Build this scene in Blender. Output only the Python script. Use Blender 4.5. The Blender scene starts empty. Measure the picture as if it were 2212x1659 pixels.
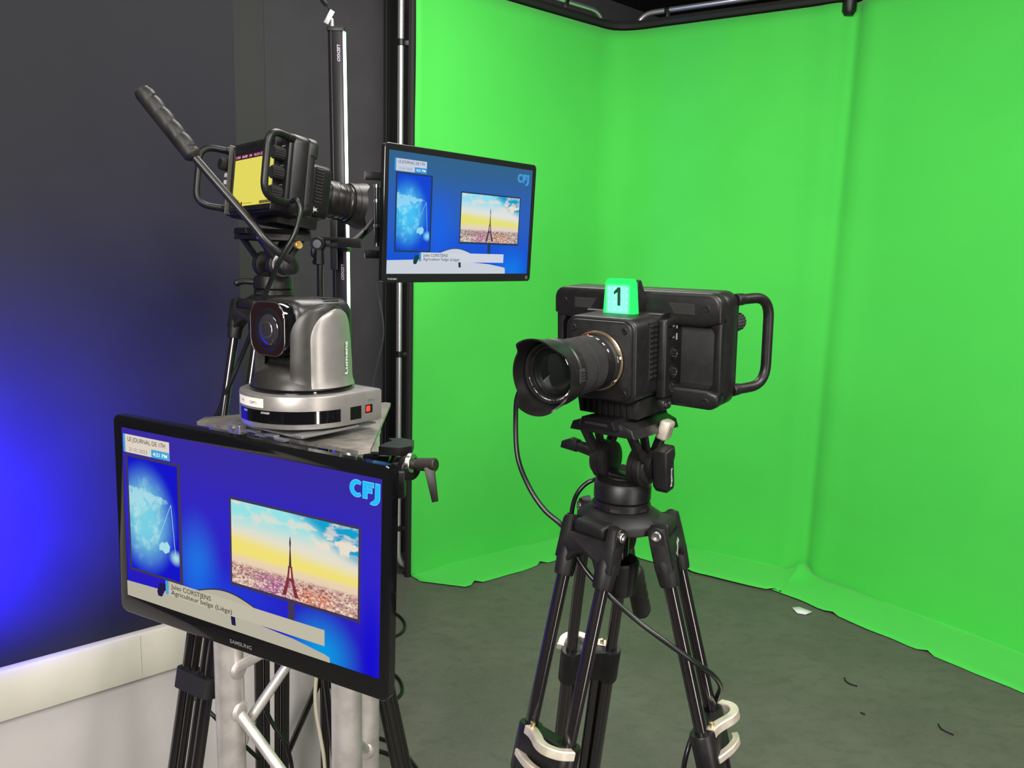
import bpy, bmesh, math, random
from mathutils import Vector, Matrix, Euler
random.seed(7)
S = bpy.context.scene
COL = S.collection
# ------------------------------------------------------------------ camera
FPX, CX, CY, EYE = 1661.0, 1106.0, 829.5, 1.55
_d = Vector((800.0 - CX, FPX / math.tan(math.radians(9.0)), FPX)).normalized()   # world down seen in camera axes
_up = -_d
_fw = (Vector((0, 0, 1)) - _d * _d.z).normalized()
_rt = _fw.cross(_up).normalized()
if _rt.x < 0: _rt = -_rt
RM = Matrix((_rt, _fw, _up))
def ray(x, y): return RM @ Vector(((x - CX) / FPX, (y - CY) / FPX, 1.0))
def at(x, y, Y):
    r = ray(x, y); return Vector((0, 0, EYE)) + r * (Y / r.y)
def atz(x, y, Z=0.0):
    r = ray(x, y); return Vector((0, 0, EYE)) + r * ((Z - EYE) / r.z)
cd = bpy.data.cameras.new('camera'); co = bpy.data.objects.new('camera', cd); COL.objects.link(co)
cd.sensor_width = 36.0; cd.lens = FPX / 2212.0 * 36.0; cd.clip_start = 0.02; cd.clip_end = 60
co.matrix_world = Matrix.Translation((0, 0, EYE)) @ Matrix((RM @ Vector((1, 0, 0)), RM @ Vector((0, -1, 0)), RM @ Vector((0, 0, -1)))).transposed().to_4x4()
S.camera = co
# ------------------------------------------------------------------ world, lights, exposure
w = bpy.data.worlds.new('world'); S.world = w; w.use_nodes = True
w.node_tree.nodes['Background'].inputs[0].default_value = (.8, .85, 1, 1)
w.node_tree.nodes['Background'].inputs[1].default_value = 0.02
S.view_settings.view_transform = 'Standard'; S.view_settings.look = 'None'
S.view_settings.gamma = 1.0; S.view_settings.use_curve_mapping = False
S.view_settings.exposure = 0.0
def area(name, loc, target, sx, sy, power, col):
    l = bpy.data.lights.new(name, 'AREA'); l.shape = 'RECTANGLE'; l.size = sx; l.size_y = sy; l.energy = power; l.color = col
    o = bpy.data.objects.new(name, l); COL.objects.link(o); o.location = loc
    o.rotation_euler = (Vector(target) - Vector(loc)).to_track_quat('-Z', 'Y').to_euler(); return o
area('ceiling_panel_light', (-.1, 2.3, 3.02), (0.0, 2.9, 0), 1.2, .6, 44, (1, .96, .9))
area('ceiling_panel_light', (-0.9, 0.2, 3.02), (-0.8, .6, 0), 1.2, .6, 22, (1, .93, .85))
area('ceiling_panel_light', (1.9, 0.6, 3.02), (1.7, 1.2, 0), 1.2, .6, 45, (1, .93, .85))
area('unseen_softbox_light', (0.9, 0.2, 2.75), (.5, 3.8, 1.4), .9, .6, 42, (1, .98, .95))
area('unseen_softbox_light', (-.75, -1.1, 2.1), (-.6, 1.8, .8), 1.0, .8, 76, (1, .95, .9))  # softbox added behind the camera to brighten the lower left area
area('unseen_softbox_light', (1.5, -.9, 1.3), (.2, 1.2, 1.0), .24, 1.9, 26, (1, .93, .86))
sp = bpy.data.lights.new('blue_wall_light', 'SPOT'); sp.energy = 540; sp.color = (.012, .0, 1); sp.spot_size = math.radians(112); sp.spot_blend = 1; sp.shadow_soft_size = .03
so = bpy.data.objects.new('blue_wall_light', sp); COL.objects.link(so); so.location = (-1.133, 1.211, .88)
so.rotation_euler = (Vector((-1.225, 1.54, .97)) - so.location).to_track_quat('-Z', 'Y').to_euler()
# ------------------------------------------------------------------ mesh helpers
def fit_frame(p, zdir, xhint=(1, 0, 0)):
    z = Vector(zdir).normalized(); x = Vector(xhint); x = (x - z * x.dot(z))
    if x.length < 1e-5: x = Vector((0, 1, 0)) - z * z.y
    x.normalize(); y = z.cross(x)
    m = Matrix((x, y, z)).transposed().to_4x4(); m.translation = p; return m
def rr(w, h, r, n=4, cx=0, cz=0):
    p = []
    for sx, sz, a0 in ((1, 1, 0), (-1, 1, 90), (-1, -1, 180), (1, -1, 270)):
        for k in range(n + 1):
            a = math.radians(a0 + 90 * k / n); p.append((cx + sx * (w / 2 - r) + r * math.cos(a), cz + sz * (h / 2 - r) + r * math.sin(a)))
    return p
def smooth(pts, k=6):
    P = [Vector(p) for p in pts]; P = [P[0] * 2 - P[1]] + P + [P[-1] * 2 - P[-2]]; o = []
    for i in range(1, len(P) - 2):
        a, b, c, d = P[i - 1:i + 3]
        for j in range(k):
            t = j / k
            o.append(.5 * ((2 * b) + (c - a) * t + (2 * a - 5 * b + 4 * c - d) * t * t + (3 * b - a - 3 * c + d) * t ** 3))
    o.append(P[-2]); return o
def rpath(pts, r, n=5):
    "polyline with rounded corners"
    P = [Vector(p) for p in pts]; o = [P[0]]
    for i in range(1, len(P) - 1):
        a = (P[i - 1] - P[i]); b = (P[i + 1] - P[i]); ra = min(r, a.length * .49, b.length * .49)
        s = P[i] + a.normalized() * ra; e = P[i] + b.normalized() * ra
        for k in range(n + 1):
            t = k / n; o.append(s * (1 - t) ** 2 + P[i] * 2 * t * (1 - t) + e * t * t)
    o.append(P[-1]); return o
class MB:
    def __init__(s, M=None): s.bm = bmesh.new(); s.M = M
    def _put(s, t, M=None):
        me = bpy.data.meshes.new('t'); t.to_mesh(me); t.free()
        if M is not None: me.transform(M)
        s.bm.from_mesh(me); bpy.data.meshes.remove(me); return s
    def box(s, c, size, bev=0, seg=2, M=None):
        t = bmesh.new(); bmesh.ops.create_cube(t, size=1)
        for v in t.verts: v.co = Vector((v.co.x * size[0] + c[0], v.co.y * size[1] + c[1], v.co.z * size[2] + c[2]))
        if bev: bmesh.ops.bevel(t, geom=t.edges[:], offset=bev, segments=seg, profile=.5, affect='EDGES')
        return s._put(t, M)
    def prism(s, poly, y0, y1, bev=0, seg=2, M=None):
        t = bmesh.new(); a = [t.verts.new((x, y0, z)) for x, z in poly]; b = [t.verts.new((x, y1, z)) for x, z in poly]
        n = len(poly); e = []
        f1 = t.faces.new(a); f2 = t.faces.new(b[::-1])
        for i in range(n): t.faces.new((a[i], b[i], b[(i + 1) % n], a[(i + 1) % n]))
        bmesh.ops.recalc_face_normals(t, faces=t.faces[:])
        if bev: bmesh.ops.bevel(t, geom=list(f1.edges) + list(f2.edges), offset=bev, segments=seg, profile=.5, affect='EDGES')
        return s._put(t, M)
    def lathe(s, prof, M=None, n=32, cap=True, fn=None):
        t = bmesh.new(); R = []
        for r, z in prof:
            R.append([t.verts.new(((r if not fn else fn(r, z, 2 * math.pi * k / n)) * math.cos(2 * math.pi * k / n), (r if not fn else fn(r, z, 2 * math.pi * k / n)) * math.sin(2 * math.pi * k / n), z)) for k in range(n)])
        for i in range(len(R) - 1):
            for k in range(n): t.faces.new((R[i][k], R[i][(k + 1) % n], R[i + 1][(k + 1) % n], R[i + 1][k]))
        if cap: t.faces.new(R[0][::-1]); t.faces.new(R[-1])
        bmesh.ops.remove_doubles(t, verts=t.verts[:], dist=1e-6); bmesh.ops.recalc_face_normals(t, faces=t.faces[:])
        return s._put(t, M)
    def cyl(s, p0, p1, r0, r1=None, n=16, bev=0):
        p0 = Vector(p0); p1 = Vector(p1); L = (p1 - p0).length; r1 = r0 if r1 is None else r1
        pr = [(r0, 0), (r1, L)] if not bev else [(r0 - bev, 0), (r0, bev), (r1, L - bev), (r1 - bev, L)]
        return s.lathe(pr, fit_frame(p0, p1 - p0), n)
    def tube(s, pts, r, n=8, k=0, cap=True):
        P = smooth(pts, k) if k else [Vector(p) for p in pts]
        t = bmesh.new(); R = []; x = None
        for i, p in enumerate(P):
            z = (P[min(i + 1, len(P) - 1)] - P[max(i - 1, 0)]).normalized()
            if x is None: x = Vector((0, 0, 1)) if abs(z.z) < .9 else Vector((1, 0, 0))
            x = (x - z * x.dot(z)).normalized(); y = z.cross(x)
            ri = r(i / (len(P) - 1)) if callable(r) else r
            R.append([t.verts.new(p + (x * math.cos(2 * math.pi * k_ / n) + y * math.sin(2 * math.pi * k_ / n)) * ri) for k_ in range(n)])
        for i in range(len(R) - 1):
            for q in range(n): t.faces.new((R[i][q], R[i][(q + 1) % n], R[i + 1][(q + 1) % n], R[i + 1][q]))
        if cap: t.faces.new(R[0][::-1]); t.faces.new(R[-1])
        bmesh.ops.recalc_face_normals(t, faces=t.faces[:])
        return s._put(t)
    def sphere(s, c, r, sc=(1, 1, 1), n=16):
        t = bmesh.new(); bmesh.ops.create_uvsphere(t, u_segments=n, v_segments=n // 2 + 2, radius=r)
        for v in t.verts: v.co = Vector((v.co.x * sc[0] + c[0], v.co.y * sc[1] + c[1], v.co.z * sc[2] + c[2]))
        return s._put(t)
    def face(s, pts):
        s.bm.faces.new([s.bm.verts.new(p) for p in pts]); return s
    def build(s, name, mat, parent=None, ang=.6, M=None):
        M = M if M is not None else s.M
        if M is not None: s.bm.transform(M)
        for f in s.bm.faces: f.smooth = True
        for e in s.bm.edges:
            if len(e.link_faces) == 2 and e.calc_face_angle(0) > ang: e.smooth = False
        me = bpy.data.meshes.new(name); s.bm.to_mesh(me); s.bm.free()
        me.materials.append(mat); return obj(name, me, parent)
def obj(name, data, parent=None):
    o = bpy.data.objects.new(name, data); COL.objects.link(o)
    if parent is not None: o.parent = parent
    return o
def tag(o, label, cat, group=None):
    o['label'] = label; o['category'] = cat
    if group: o['group'] = group
    return o
def thing(name, label, cat, loc=(0, 0, 0), rot=(0, 0, 0), group=None, mat=None):
    o = obj(name, None); o.empty_display_size = .05
    if mat is not None: o.matrix_world = mat
    else: o.location = loc; o.rotation_euler = rot
    return tag(o, label, cat, group)
def struct(o): o['kind'] = 'structure'; return o
def part_label(o, l): o['label'] = l; return o
_tc = {}
def text(name, s, mat, parent, M, width=None, height=None, bold=0.0, align='LEFT', shear=0):
    "flat lettering: text mesh in its local xy plane, placed by M; scaled to width x height"
    c = bpy.data.curves.new('t', 'FONT'); c.body = s; c.size = 1; c.offset = bold; c.shear = shear; c.resolution_u = 3
    o = bpy.data.objects.new('t', c); COL.objects.link(o); bpy.context.view_layer.update()
    me = bpy.data.meshes.new_from_object(o.evaluated_get(bpy.context.evaluated_depsgraph_get()))
    bpy.data.objects.remove(o); bpy.data.curves.remove(c)
    xs = [v.co.x for v in me.vertices]; ys = [v.co.y for v in me.vertices]
    x0, x1, y0, y1 = min(xs), max(xs), min(ys), max(ys)
    sx = (width / (x1 - x0)) if width else None; sy = (height / (y1 - y0)) if height else None
    sx = sx or sy; sy = sy or sx
    ox = {'LEFT': x0, 'CENTER': (x0 + x1) / 2}[align]; oy = {'LEFT': y0, 'CENTER': (y0 + y1) / 2}[align]
    me.transform(M @ Matrix.Diagonal((sx, sy, 1, 1)) @ Matrix.Translation((-ox, -oy, 0)))
    me.name = name; me.materials.clear(); me.materials.append(mat); return obj(name, me, parent)
FRONT = Matrix.Rotation(math.pi / 2, 4, 'X')     # text plane facing -y
# ------------------------------------------------------------------ material helpers
class NT:
    def __init__(s, name):
        s.m = bpy.data.materials.new(name); s.m.use_nodes = True; s.t = s.m.node_tree; s.N = s.t.nodes; s.b = s.N['Principled BSDF']
    def n(s, ty, **kw):
        x = s.N.new(ty)
        for k, v in kw.items(): setattr(x, k, v)
        return x
    def lk(s, a, b): s.t.links.new(a, b)
    def setin(s, sock, v):
        if hasattr(v, 'is_linked') or isinstance(v, bpy.types.NodeSocket): s.lk(v, sock)
        else: sock.default_value = v
    def math(s, op, a, b=0.0, clamp=False):
        x = s.n('ShaderNodeMath', operation=op); x.use_clamp = clamp; s.setin(x.inputs[0], a); s.setin(x.inputs[1], b); return x.outputs[0]
    def mix(s, f, a, b):
        x = s.n('ShaderNodeMix', data_type='RGBA'); s.setin(x.inputs[0], f)
        for i, v in ((6, a), (7, b)):
            s.setin(x.inputs[i], v if isinstance(v, bpy.types.NodeSocket) else (*v, 1))
        return x.outputs[2]
    def ss(s, v, a, b):
        x = s.n('ShaderNodeMapRange', interpolation_type='SMOOTHSTEP'); s.setin(x.inputs[0], v); x.inputs[1].default_value = a; x.inputs[2].default_value = b; return x.outputs[0]
    def coord(s, k='Object'): return s.n('ShaderNodeTexCoord').outputs[k]
    def noise(s, vec, sc, det=3, rough=.55, dist=0):
        x = s.n('ShaderNodeTexNoise'); s.lk(vec, x.inputs['Vector']); x.inputs['Scale'].default_value = sc; x.inputs['Detail'].default_value = det; x.inputs['Roughness'].default_value = rough; x.inputs['Distortion'].default_value = dist; return x.outputs[0]
    def mapv(s, vec, scale=(1, 1, 1), loc=(0, 0, 0)):
        x = s.n('ShaderNodeMapping'); s.lk(vec, x.inputs[0]); x.inputs['Scale'].default_value = scale; x.inputs['Location'].default_value = loc; return x.outputs[0]
    def sep(s, vec):
        x = s.n('ShaderNodeSeparateXYZ'); s.lk(vec, x.inputs[0]); return x.outputs
    def bump(s, h, st=.2, d=.002):
        x = s.n('ShaderNodeBump'); s.lk(h, x.inputs['Height']); x.inputs['Strength'].default_value = st; x.inputs['Distance'].default_value = d; s.lk(x.outputs[0], s.b.inputs['Normal'])
    def emit(s, col, st=1.0):
        e = s.n('ShaderNodeEmission'); s.setin(e.inputs[0], col if isinstance(col, bpy.types.NodeSocket) else (*col, 1)); e.inputs[1].default_value = st
        s.lk(e.outputs[0], s.N['Material Output'].inputs[0]); return s.m
def srgb(r, g, b): return tuple(((c / 255) / 12.92 if c / 255 <= .04045 else ((c / 255 + .055) / 1.055) ** 2.4) for c in (r, g, b))
_mc = {}
def mat(name, col, rough=.5, metal=0.0, nz=0.0, nsc=30, bump=0.0, bsc=400, coat=0.0, spec=.5):
    if name in _mc: return _mc[name]
    t = NT(name); b = t.b; b.inputs['Roughness'].default_value = rough; b.inputs['Metallic'].default_value = metal; b.inputs['Coat Weight'].default_value = coat; b.inputs['Specular IOR Level'].default_value = spec
    b.inputs['Base Color'].default_value = (*col, 1)
    if nz or bump: c = t.coord()
    if nz:
        f = t.noise(c, nsc, 4); lo = tuple(x * (1 - nz) for x in col); hi = tuple(min(1, x * (1 + nz)) for x in col)
        t.lk(t.mix(t.ss(f, .3, .7), lo, hi), b.inputs['Base Color'])
        r = t.math('ADD', t.math('MULTIPLY', f, .15), rough - .07); t.lk(r, b.inputs['Roughness'])
    if bump: t.bump(t.noise(c, bsc, 2), bump, .001)
    _mc[name] = t.m; return t.m
def em(name, col, st=1.0):
    if name in _mc: return _mc[name]
    _mc[name] = NT(name).emit(col, st); return _mc[name]
BLK = mat('black_plastic', (.0075, .0072, .0074), .40, 0, .25, 60, .08, 900, spec=.4)
BLK2 = mat('black_matte_plastic', (.0065, .006, .0062), .52, 0, .3, 40, .1, 1200, spec=.35)
CAMB = mat('charcoal_magnesium_paint', (.0072, .007, .0074), .38, 0, .15, 80, .12, 1600, spec=.38)
RUB = mat('black_rubber', (.008, .008, .008), .7, 0, .2, 50)
GLB = mat('gloss_black_plastic', (.004, .004, .005), .07, 0, coat=.5)
TUB = mat('black_anodised_tube', (.009, .007, .008), .17, .0, 0, 30, spec=1)
ALU = mat('brushed_aluminium', (.68, .64, .61), .45, .65, .12, 25, .05, 300)
CHR = mat('chrome_tube', (.85, .85, .87), .30, .9)
STL = mat('satin_steel', (.55, .54, .52), .3, 1)
SILV = mat('champagne_lever', (.62, .56, .46), .42, .55, .08, 60)
WHT = mat('white_print', (.75, .75, .75), .6)
GRY = mat('grey_print', (.35, .35, .35), .6)
RED = mat('red_mark', (.5, .03, .01), .4)
CAB = mat('black_cable_jacket', (.007, .007, .008), .33, 0, .2, 60)
GLS = mat('coated_lens_glass', (.004, .006, .005), .03, 0, coat=1, spec=1)
PTZS = mat('silver_grey_paint', (.30, .285, .27), .36, .55, .06, 40)
PTZD = mat('graphite_paint', (.026, .024, .022), .38, .25, .1, 60, .05, 900)
# ================================================================== THE ROOM
t = NT('studio_floor_vinyl'); c = t.coord()
f1 = t.noise(c, 2.2, 5, .6, .4); f2 = t.noise(t.mapv(c, (1, 1.6, 1)), 14, 5, .65, .6); f3 = t.noise(c, 90, 2)
fc = t.mix(t.ss(f1, .3, .7), (.088, .086, .074), (.118, .114, .097)); fc = t.mix(t.math('MULTIPLY', t.ss(f2, .42, .75), .55), fc, (.060, .064, .054)); fc = t.mix(t.math('MULTIPLY', t.ss(f3, .45, .7), .25), fc, (.125, .13, .11))
t.lk(fc, t.b.inputs['Base Color']); t.b.inputs['Roughness'].default_value = .62; t.bump(f3, .12, .002); FLOOR = t.m
WALLD = mat('dark_blue_grey_wall_paint', (.0155, .0158, .0205), .75, 0, .07, 8, .15, 300, spec=.25)
WALLG = mat('charcoal_wall_paint', (.047, .046, .051), .8, 0, .07, 8, .15, 300, spec=.3)
WALLK = mat('black_painted_wall', (.006, .006, .0075), .8)
WALLW = mat('white_wall_paint', (.60, .57, .56), .6, 0, .04, 5, .1, 200)
WALLR = mat('grey_studio_wall_paint', (.055, .055, .058), .8)
COLM = mat('shaded_wall_column_tone', (.031, .033, .033), .8)  # darker copy of the wall paint, shade of the strip put into the colour
TRNK = mat('ivory_trunking_plastic', (.72, .69, .60), .45, 0, .03, 12)
def plane(name, pts, m, parent=None): return MB().face(pts).build(name, m, parent)
struct(MB().box((.55, 1.4, -.05), (6.1, 8.6, .1)).build('floor', FLOOR))
struct(MB().box((.55, 1.4, 3.15), (6.1, 8.6, .1)).build('ceiling', WALLK))
DW = Vector((.754, .657, 0)); NW = Vector((.657, -.754, 0))           # left wall direction and its inward normal
PW = Vector((-.8438, 1.76, 0)) - NW * .028
def wallA(s): return PW + DW * s
def slab(name, a, b, z0, z1, th, m, parent=None, back=-1):
    n = Vector((b - a).cross(Vector((0, 0, 1)))).normalized()         # inward
    q = [a, b, b + n * back * th, a + n * back * th]
    mb = MB(); lo = [mb.bm.verts.new((p.x, p.y, z0)) for p in q]; hi = [mb.bm.verts.new((p.x, p.y, z1)) for p in q]
    mb.bm.faces.new(lo[::-1]); mb.bm.faces.new(hi)
    for i in range(4): mb.bm.faces.new((lo[i], lo[(i + 1) % 4], hi[(i + 1) % 4], hi[i]))
    bmesh.ops.recalc_face_normals(mb.bm, faces=mb.bm.faces[:]); return mb.build(name, m, parent)
sEnd = .233                                                           # where the dark wall stops (at pixel column 513)
wl = struct(slab('wall_left', wallA(-2.2), wallA(sEnd), .515, 3.1, .1, WALLD))
lower = slab('lower_panel', wallA(-2.2), wallA(.50), 0, .517, .1, WALLW, wl); part_label(lower, 'white painted lower part of the wall')
tr = MB()
for a, b, z0, z1, d in ((-2.2, .38, .5225, .639, .027),):
    p0 = wallA(a); p1 = wallA(b); mid = (p0 + p1) / 2 + NW * d / 2
    M = Matrix.Translation((mid.x, mid.y, 0)) @ Matrix.Rotation(math.atan2(DW.y, DW.x), 4, 'Z')
    tr.box((0, 0, (z0 + z1) / 2), ((p1 - p0).length, d, z1 - z0), .004, 2, M)
trk = struct(tr.build('trim_1', TRNK)); trk['label'] = 'ivory cable trunking running along the dark left wall'
M = Matrix.Translation(wallA(-.045) + NW * .0275) @ Matrix.Rotation(math.atan2(DW.y, DW.x), 4, 'Z')
MB(M).box((0, 0, .581), (.0010, .0008, .106)).build('cover_joint', mat('trunking_joint', (.55, .52, .46), .6), trk)
# pilaster behind, charcoal wall, black far walls
B0 = Vector((-.49, 3.98, 0)); 
struct(slab('wall_back', B0 - DW * 1.6, B0 + DW * 2.35, 0, 3.1, .1, WALLG))
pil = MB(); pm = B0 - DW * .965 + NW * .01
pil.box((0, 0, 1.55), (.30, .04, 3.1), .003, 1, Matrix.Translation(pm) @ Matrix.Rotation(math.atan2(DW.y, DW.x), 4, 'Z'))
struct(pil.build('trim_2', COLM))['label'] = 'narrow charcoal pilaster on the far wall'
cb = B0 + DW * 2.35
struct(slab('wall_far', cb, cb + Vector((1.9, -1.75, 0)), 0, 3.1, .1, WALLK))
cw = cb + Vector((1.9, -1.75, 0))
struct(slab('wall_right', cw, Vector((3.3, -2.7, 0)), 0, 3.1, .1, WALLR))
struct(slab('wall_rear', Vector((3.3, -2.7, 0)), Vector((-2.4, -2.7, 0)), 0, 3.1, .1, WALLR))
struct(slab('wall_side', Vector((-2.4, -2.7, 0)), wallA(-2.2), 0, 3.1, .1, WALLR))
# ================================================================== GREEN SCREEN
t = NT('chroma_green_fabric'); c = t.coord(); f = t.noise(c, 500, 2); g = t.noise(c, 1.6, 3)
t.lk(t.mix(t.ss(g, .35, .65), (.068, .57, .078), (.074, .60, .082)), t.b.inputs['Base Color']); t.b.inputs['Roughness'].default_value = .85; t.b.inputs['Sheen Weight'].default_value = .15; t.b.inputs['Specular IOR Level'].default_value = .15; t.bump(f, .15, .001); GREEN = t.m
P0 = Vector((-.478, 3.617, 0)); PC = Vector((.519, 4.40, 0)); PF = Vector((1.54, 3.80, 0)); PE = Vector((2.31, 2.79, 0)); TOP = 2.79
bd = thing('chroma_key_backdrop', 'large green chroma key fabric backdrop on a chrome folding frame', 'backdrop', (.5, 4.0, 0))
INV = Matrix.Translation((-.5, -4.0, 0))
PM = (PC + PF) / 2; path = rpath([P0, PC, PM], .13, 8) + rpath([PM, PF, PE], .04, 6)[1:]
dense = [path[0]]
for a, b in zip(path, path[1:]):
    k = max(1, int((b - a).length / .035))
    for j in range(1, k + 1): dense.append(a.lerp(b, j / k))
def nrm(i):
    d = (dense[min(i + 1, len(dense) - 1)] - dense[max(i - 1, 0)]).normalized(); return Vector((d.y, -d.x, 0))
from mathutils import noise as mn
mb = MB(); rows = []
hem = [1.0, .85, .7, .5, .3, .15, .05]
zs = [0.004, .012, .03, .07, .13, .2] + [.2 + (TOP - .2) * k / 40 for k in range(1, 41)]
for i, p in enumerate(dense):
    n = nrm(i); s = sum((dense[k + 1] - dense[k]).length for k in range(i)); col = []
    dC = (p - PC).length; dF = (p - PF).length
    wd = (.27 if s < 1.27 else .27 + .07 * min(1, (s - 1.27) / .5)) + .02 * mn.noise((s * 2.1, 3, 0)) + .008 * mn.noise((s * 9, 7, 0)) - .10 * math.exp(-(dC / .3) ** 2)
    ph = (s * 2.35) % 1.0; wd -= .022 * math.exp(-((ph - .5) / .035) ** 2)             # notches between the hem clips
    if s < .14: wd *= .35 + .65 * s / .14
    for h in hem:
        z = .004 + .012 * abs(mn.noise((s * 3.5, h * 3, 1))) * (1 - h) + .012 * max(0, mn.noise((s * 1.7 + h * 2.2, h * 1.5, 5))) + (.008 * math.exp(-((ph - .5) / .05) ** 2) if h > .9 else 0)
        z += .05 * math.exp(-((dF - .0) / .05) ** 2) * math.exp(-((h - .15) / .2) ** 2) + .018 * math.exp(-((s - 2.42 - h * .5) / .04) ** 2) * (1 - h)
        q = p + n * (wd * h); col.append(mb.bm.verts.new((q.x, q.y, z)))
    for z in zs:
        off = .012 * math.exp(-(z / .12)) * (.5 + mn.noise((s * 3, 9, z * 2)))
        off += -.028 * math.exp(-((dF) / .035) ** 2) * (.35 + .65 * min(1, abs(z - 1.3) / 1.4)) + .012 * math.exp(-((dF - .09) / .05) ** 2)
        off += .006 * mn.noise((s * 1.3, z * .6, 2)) + .010 * math.exp(-(s / .05) ** 2) * math.sin(z * 3 + .5)
        off += .003 * math.exp(-((TOP - z) / .15) ** 2) * math.exp(-(dC / .2) ** 2) * math.sin(s * 30)
        q = p + n * off; col.append(mb.bm.verts.new((q.x, q.y, z)))
    rows.append(col)
for a, b in zip(rows, rows[1:]):
    for k in range(len(a) - 1): mb.bm.faces.new((a[k], b[k], b[k + 1], a[k + 1]))
bmesh.ops.recalc_face_normals(mb.bm, faces=mb.bm.faces[:])
fab = mb.build('green_fabric', GREEN, bd, 2.0, INV)
sm = fab.modifiers.new('thickness', 'SOLIDIFY'); sm.thickness = .0012; sm.offset = 0
BIND = mat('black_binding_tape', (.006, .006, .006), .75)
def strip(pts, w, th, name):                                     # black binding: swept flat tape along the top
    m = MB()
    m.tube(pts, w / 2, 8); return m
m = MB()
for off_z, r in ((.028, .024),): m.tube([Vector((q.x, q.y, TOP + off_z)) - nrm(i) * .012 for i, q in enumerate(dense)][1:-1], r, 8)
m.build('top_binding', BIND, bd, M=INV)
d1 = (PC - P0).normalized(); n1 = Vector((d1.y, -d1.x, 0))
m = MB(); m.tube([P0 - d1 * .014 + Vector((0, 0, z)) for z in (.0, .08, 1, 2, TOP + .03)], .0165, 8); m.build('side_binding', BIND, bd, M=INV)
def frame_panel(a, b, ea, eb):
    d = (b - a).normalized(); n = Vector((d.y, -d.x, 0)); a2 = a - d * ea - n * .03; b2 = b + d * eb - n * .03
    z1 = TOP + .088
    pts = [Vector((b2.x, b2.y, .035)), Vector((a2.x, a2.y, .035)), Vector((a2.x, a2.y, z1)), Vector((b2.x, b2.y, z1)), Vector((b2.x, b2.y, .05))]
    m = MB(); m.tube(rpath(pts, .1, 8), .0145, 14); o = m.build('frame_tube', CHR, bd, .8, INV)
    return a2, b2, z1
fa, fb, fz = frame_panel(P0, PC, .052, -.09)
frame_panel(PC, PF, -.09, -.07); frame_panel(PF, PE, -.07, 0)
def clip(p, d, vertical):
    m = MB()
    if vertical: m.lathe([(.0165, -.014), (.018, -.012), (.018, .012), (.0165, .014)], Matrix.Translation(p), 16); m.box((p.x + .026, p.y - .002, p.z - .002), (.024, .012, .022), .002)
    else: m.lathe([(.0165, -.013), (.018, -.011), (.018, .011), (.0165, .013)], fit_frame(p, d), 16); m.box((p.x, p.y - .012, p.z - .035), (.02, .012, .06), .002)
    m.build('frame_clip', BLK, bd, M=INV)
for y in (92, 765, 1140): clip(Vector((fa.x, fa.y, at(868, y, fa.y).z)), None, True)
for k in (.45, .78): q = fa.lerp(fb, k); clip(Vector((q.x, q.y, fz)), d1, False)
d2 = (PF - PC).normalized(); n2 = Vector((d2.y, -d2.x, 0))
for k in (.22, .80): q = PC.lerp(PF, k) - n2 * .03; clip(Vector((q.x, q.y, fz)), d2, False)
m = MB(); jf = PF + Vector((-.02, .02, TOP + .03)); m.lathe([(.02, -.09), (.032, -.07), (.032, .06), (.02, .08)], Matrix.Translation(jf), 14); m.build('corner_hinge', BLK, bd, M=INV)
# black drape beside the frame
m = MB(); a = at(829, 600, 3.83); b = at(866, 600, 3.86); rowsd = []
for k in range(41):
    u = k / 40; x = a.x + (b.x - a.x) * u; y = a.y + (b.y - a.y) * u + .02 * math.sin(u * 16) ; rowsd.append([m.bm.verts.new((x, y, z)) for z in (.02, 1, 2, 3.0)])
for p, q in zip(rowsd, rowsd[1:]):
    for k in range(3): m.bm.faces.new((p[k], q[k], q[k + 1], p[k + 1]))
dr = m.build('black_drape', mat('black_molton_cloth', (.010, .011, .011), .9), None, 2); dr.modifiers.new('t', 'SOLIDIFY').thickness = .003
tag(dr, 'narrow black drape hanging beside the chrome backdrop pole', 'drape')
# ================================================================== STUDIO CAMERA (x right seen from the lens side, y towards the operator, z up)
def ylathe(prof, c=(0, 0, 0)): return prof, Matrix.Translation(c) @ Matrix.Rotation(math.pi / 2, 4, 'X')   # lathe axis z -> -y
LM = lambda c: Matrix.Translation(c) @ Matrix.Rotation(math.pi / 2, 4, 'X')
XM = lambda c, s=1: Matrix.Translation(c) @ Matrix.Rotation(s * math.pi / 2, 4, 'Y')      # lathe axis z -> +-x
TALLY = None
def screw(root, M, r=.0042):
    m = MB(M); m.lathe([(r * .35, .0002), (r * .4, .0014), (r * .8, .0016), (r, .0008), (r, -.001)], n=14)
    m.build('screw', BLK, root)
def knob(root, c, r, L, name='dial'):
    m = MB(LM(c) @ Matrix.Rotation(math.pi, 4, 'X'))
    m.lathe([(r * .8, 0), (r, .002), (r, L - .002), (r * .85, L)], n=36, fn=lambda r_, z, a: r_ * (1 + .05 * (1 if int(a / (2 * math.pi) * 36 + .01) % 2 else -1)))
    return m.build(name, RUB, root, .3)
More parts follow.
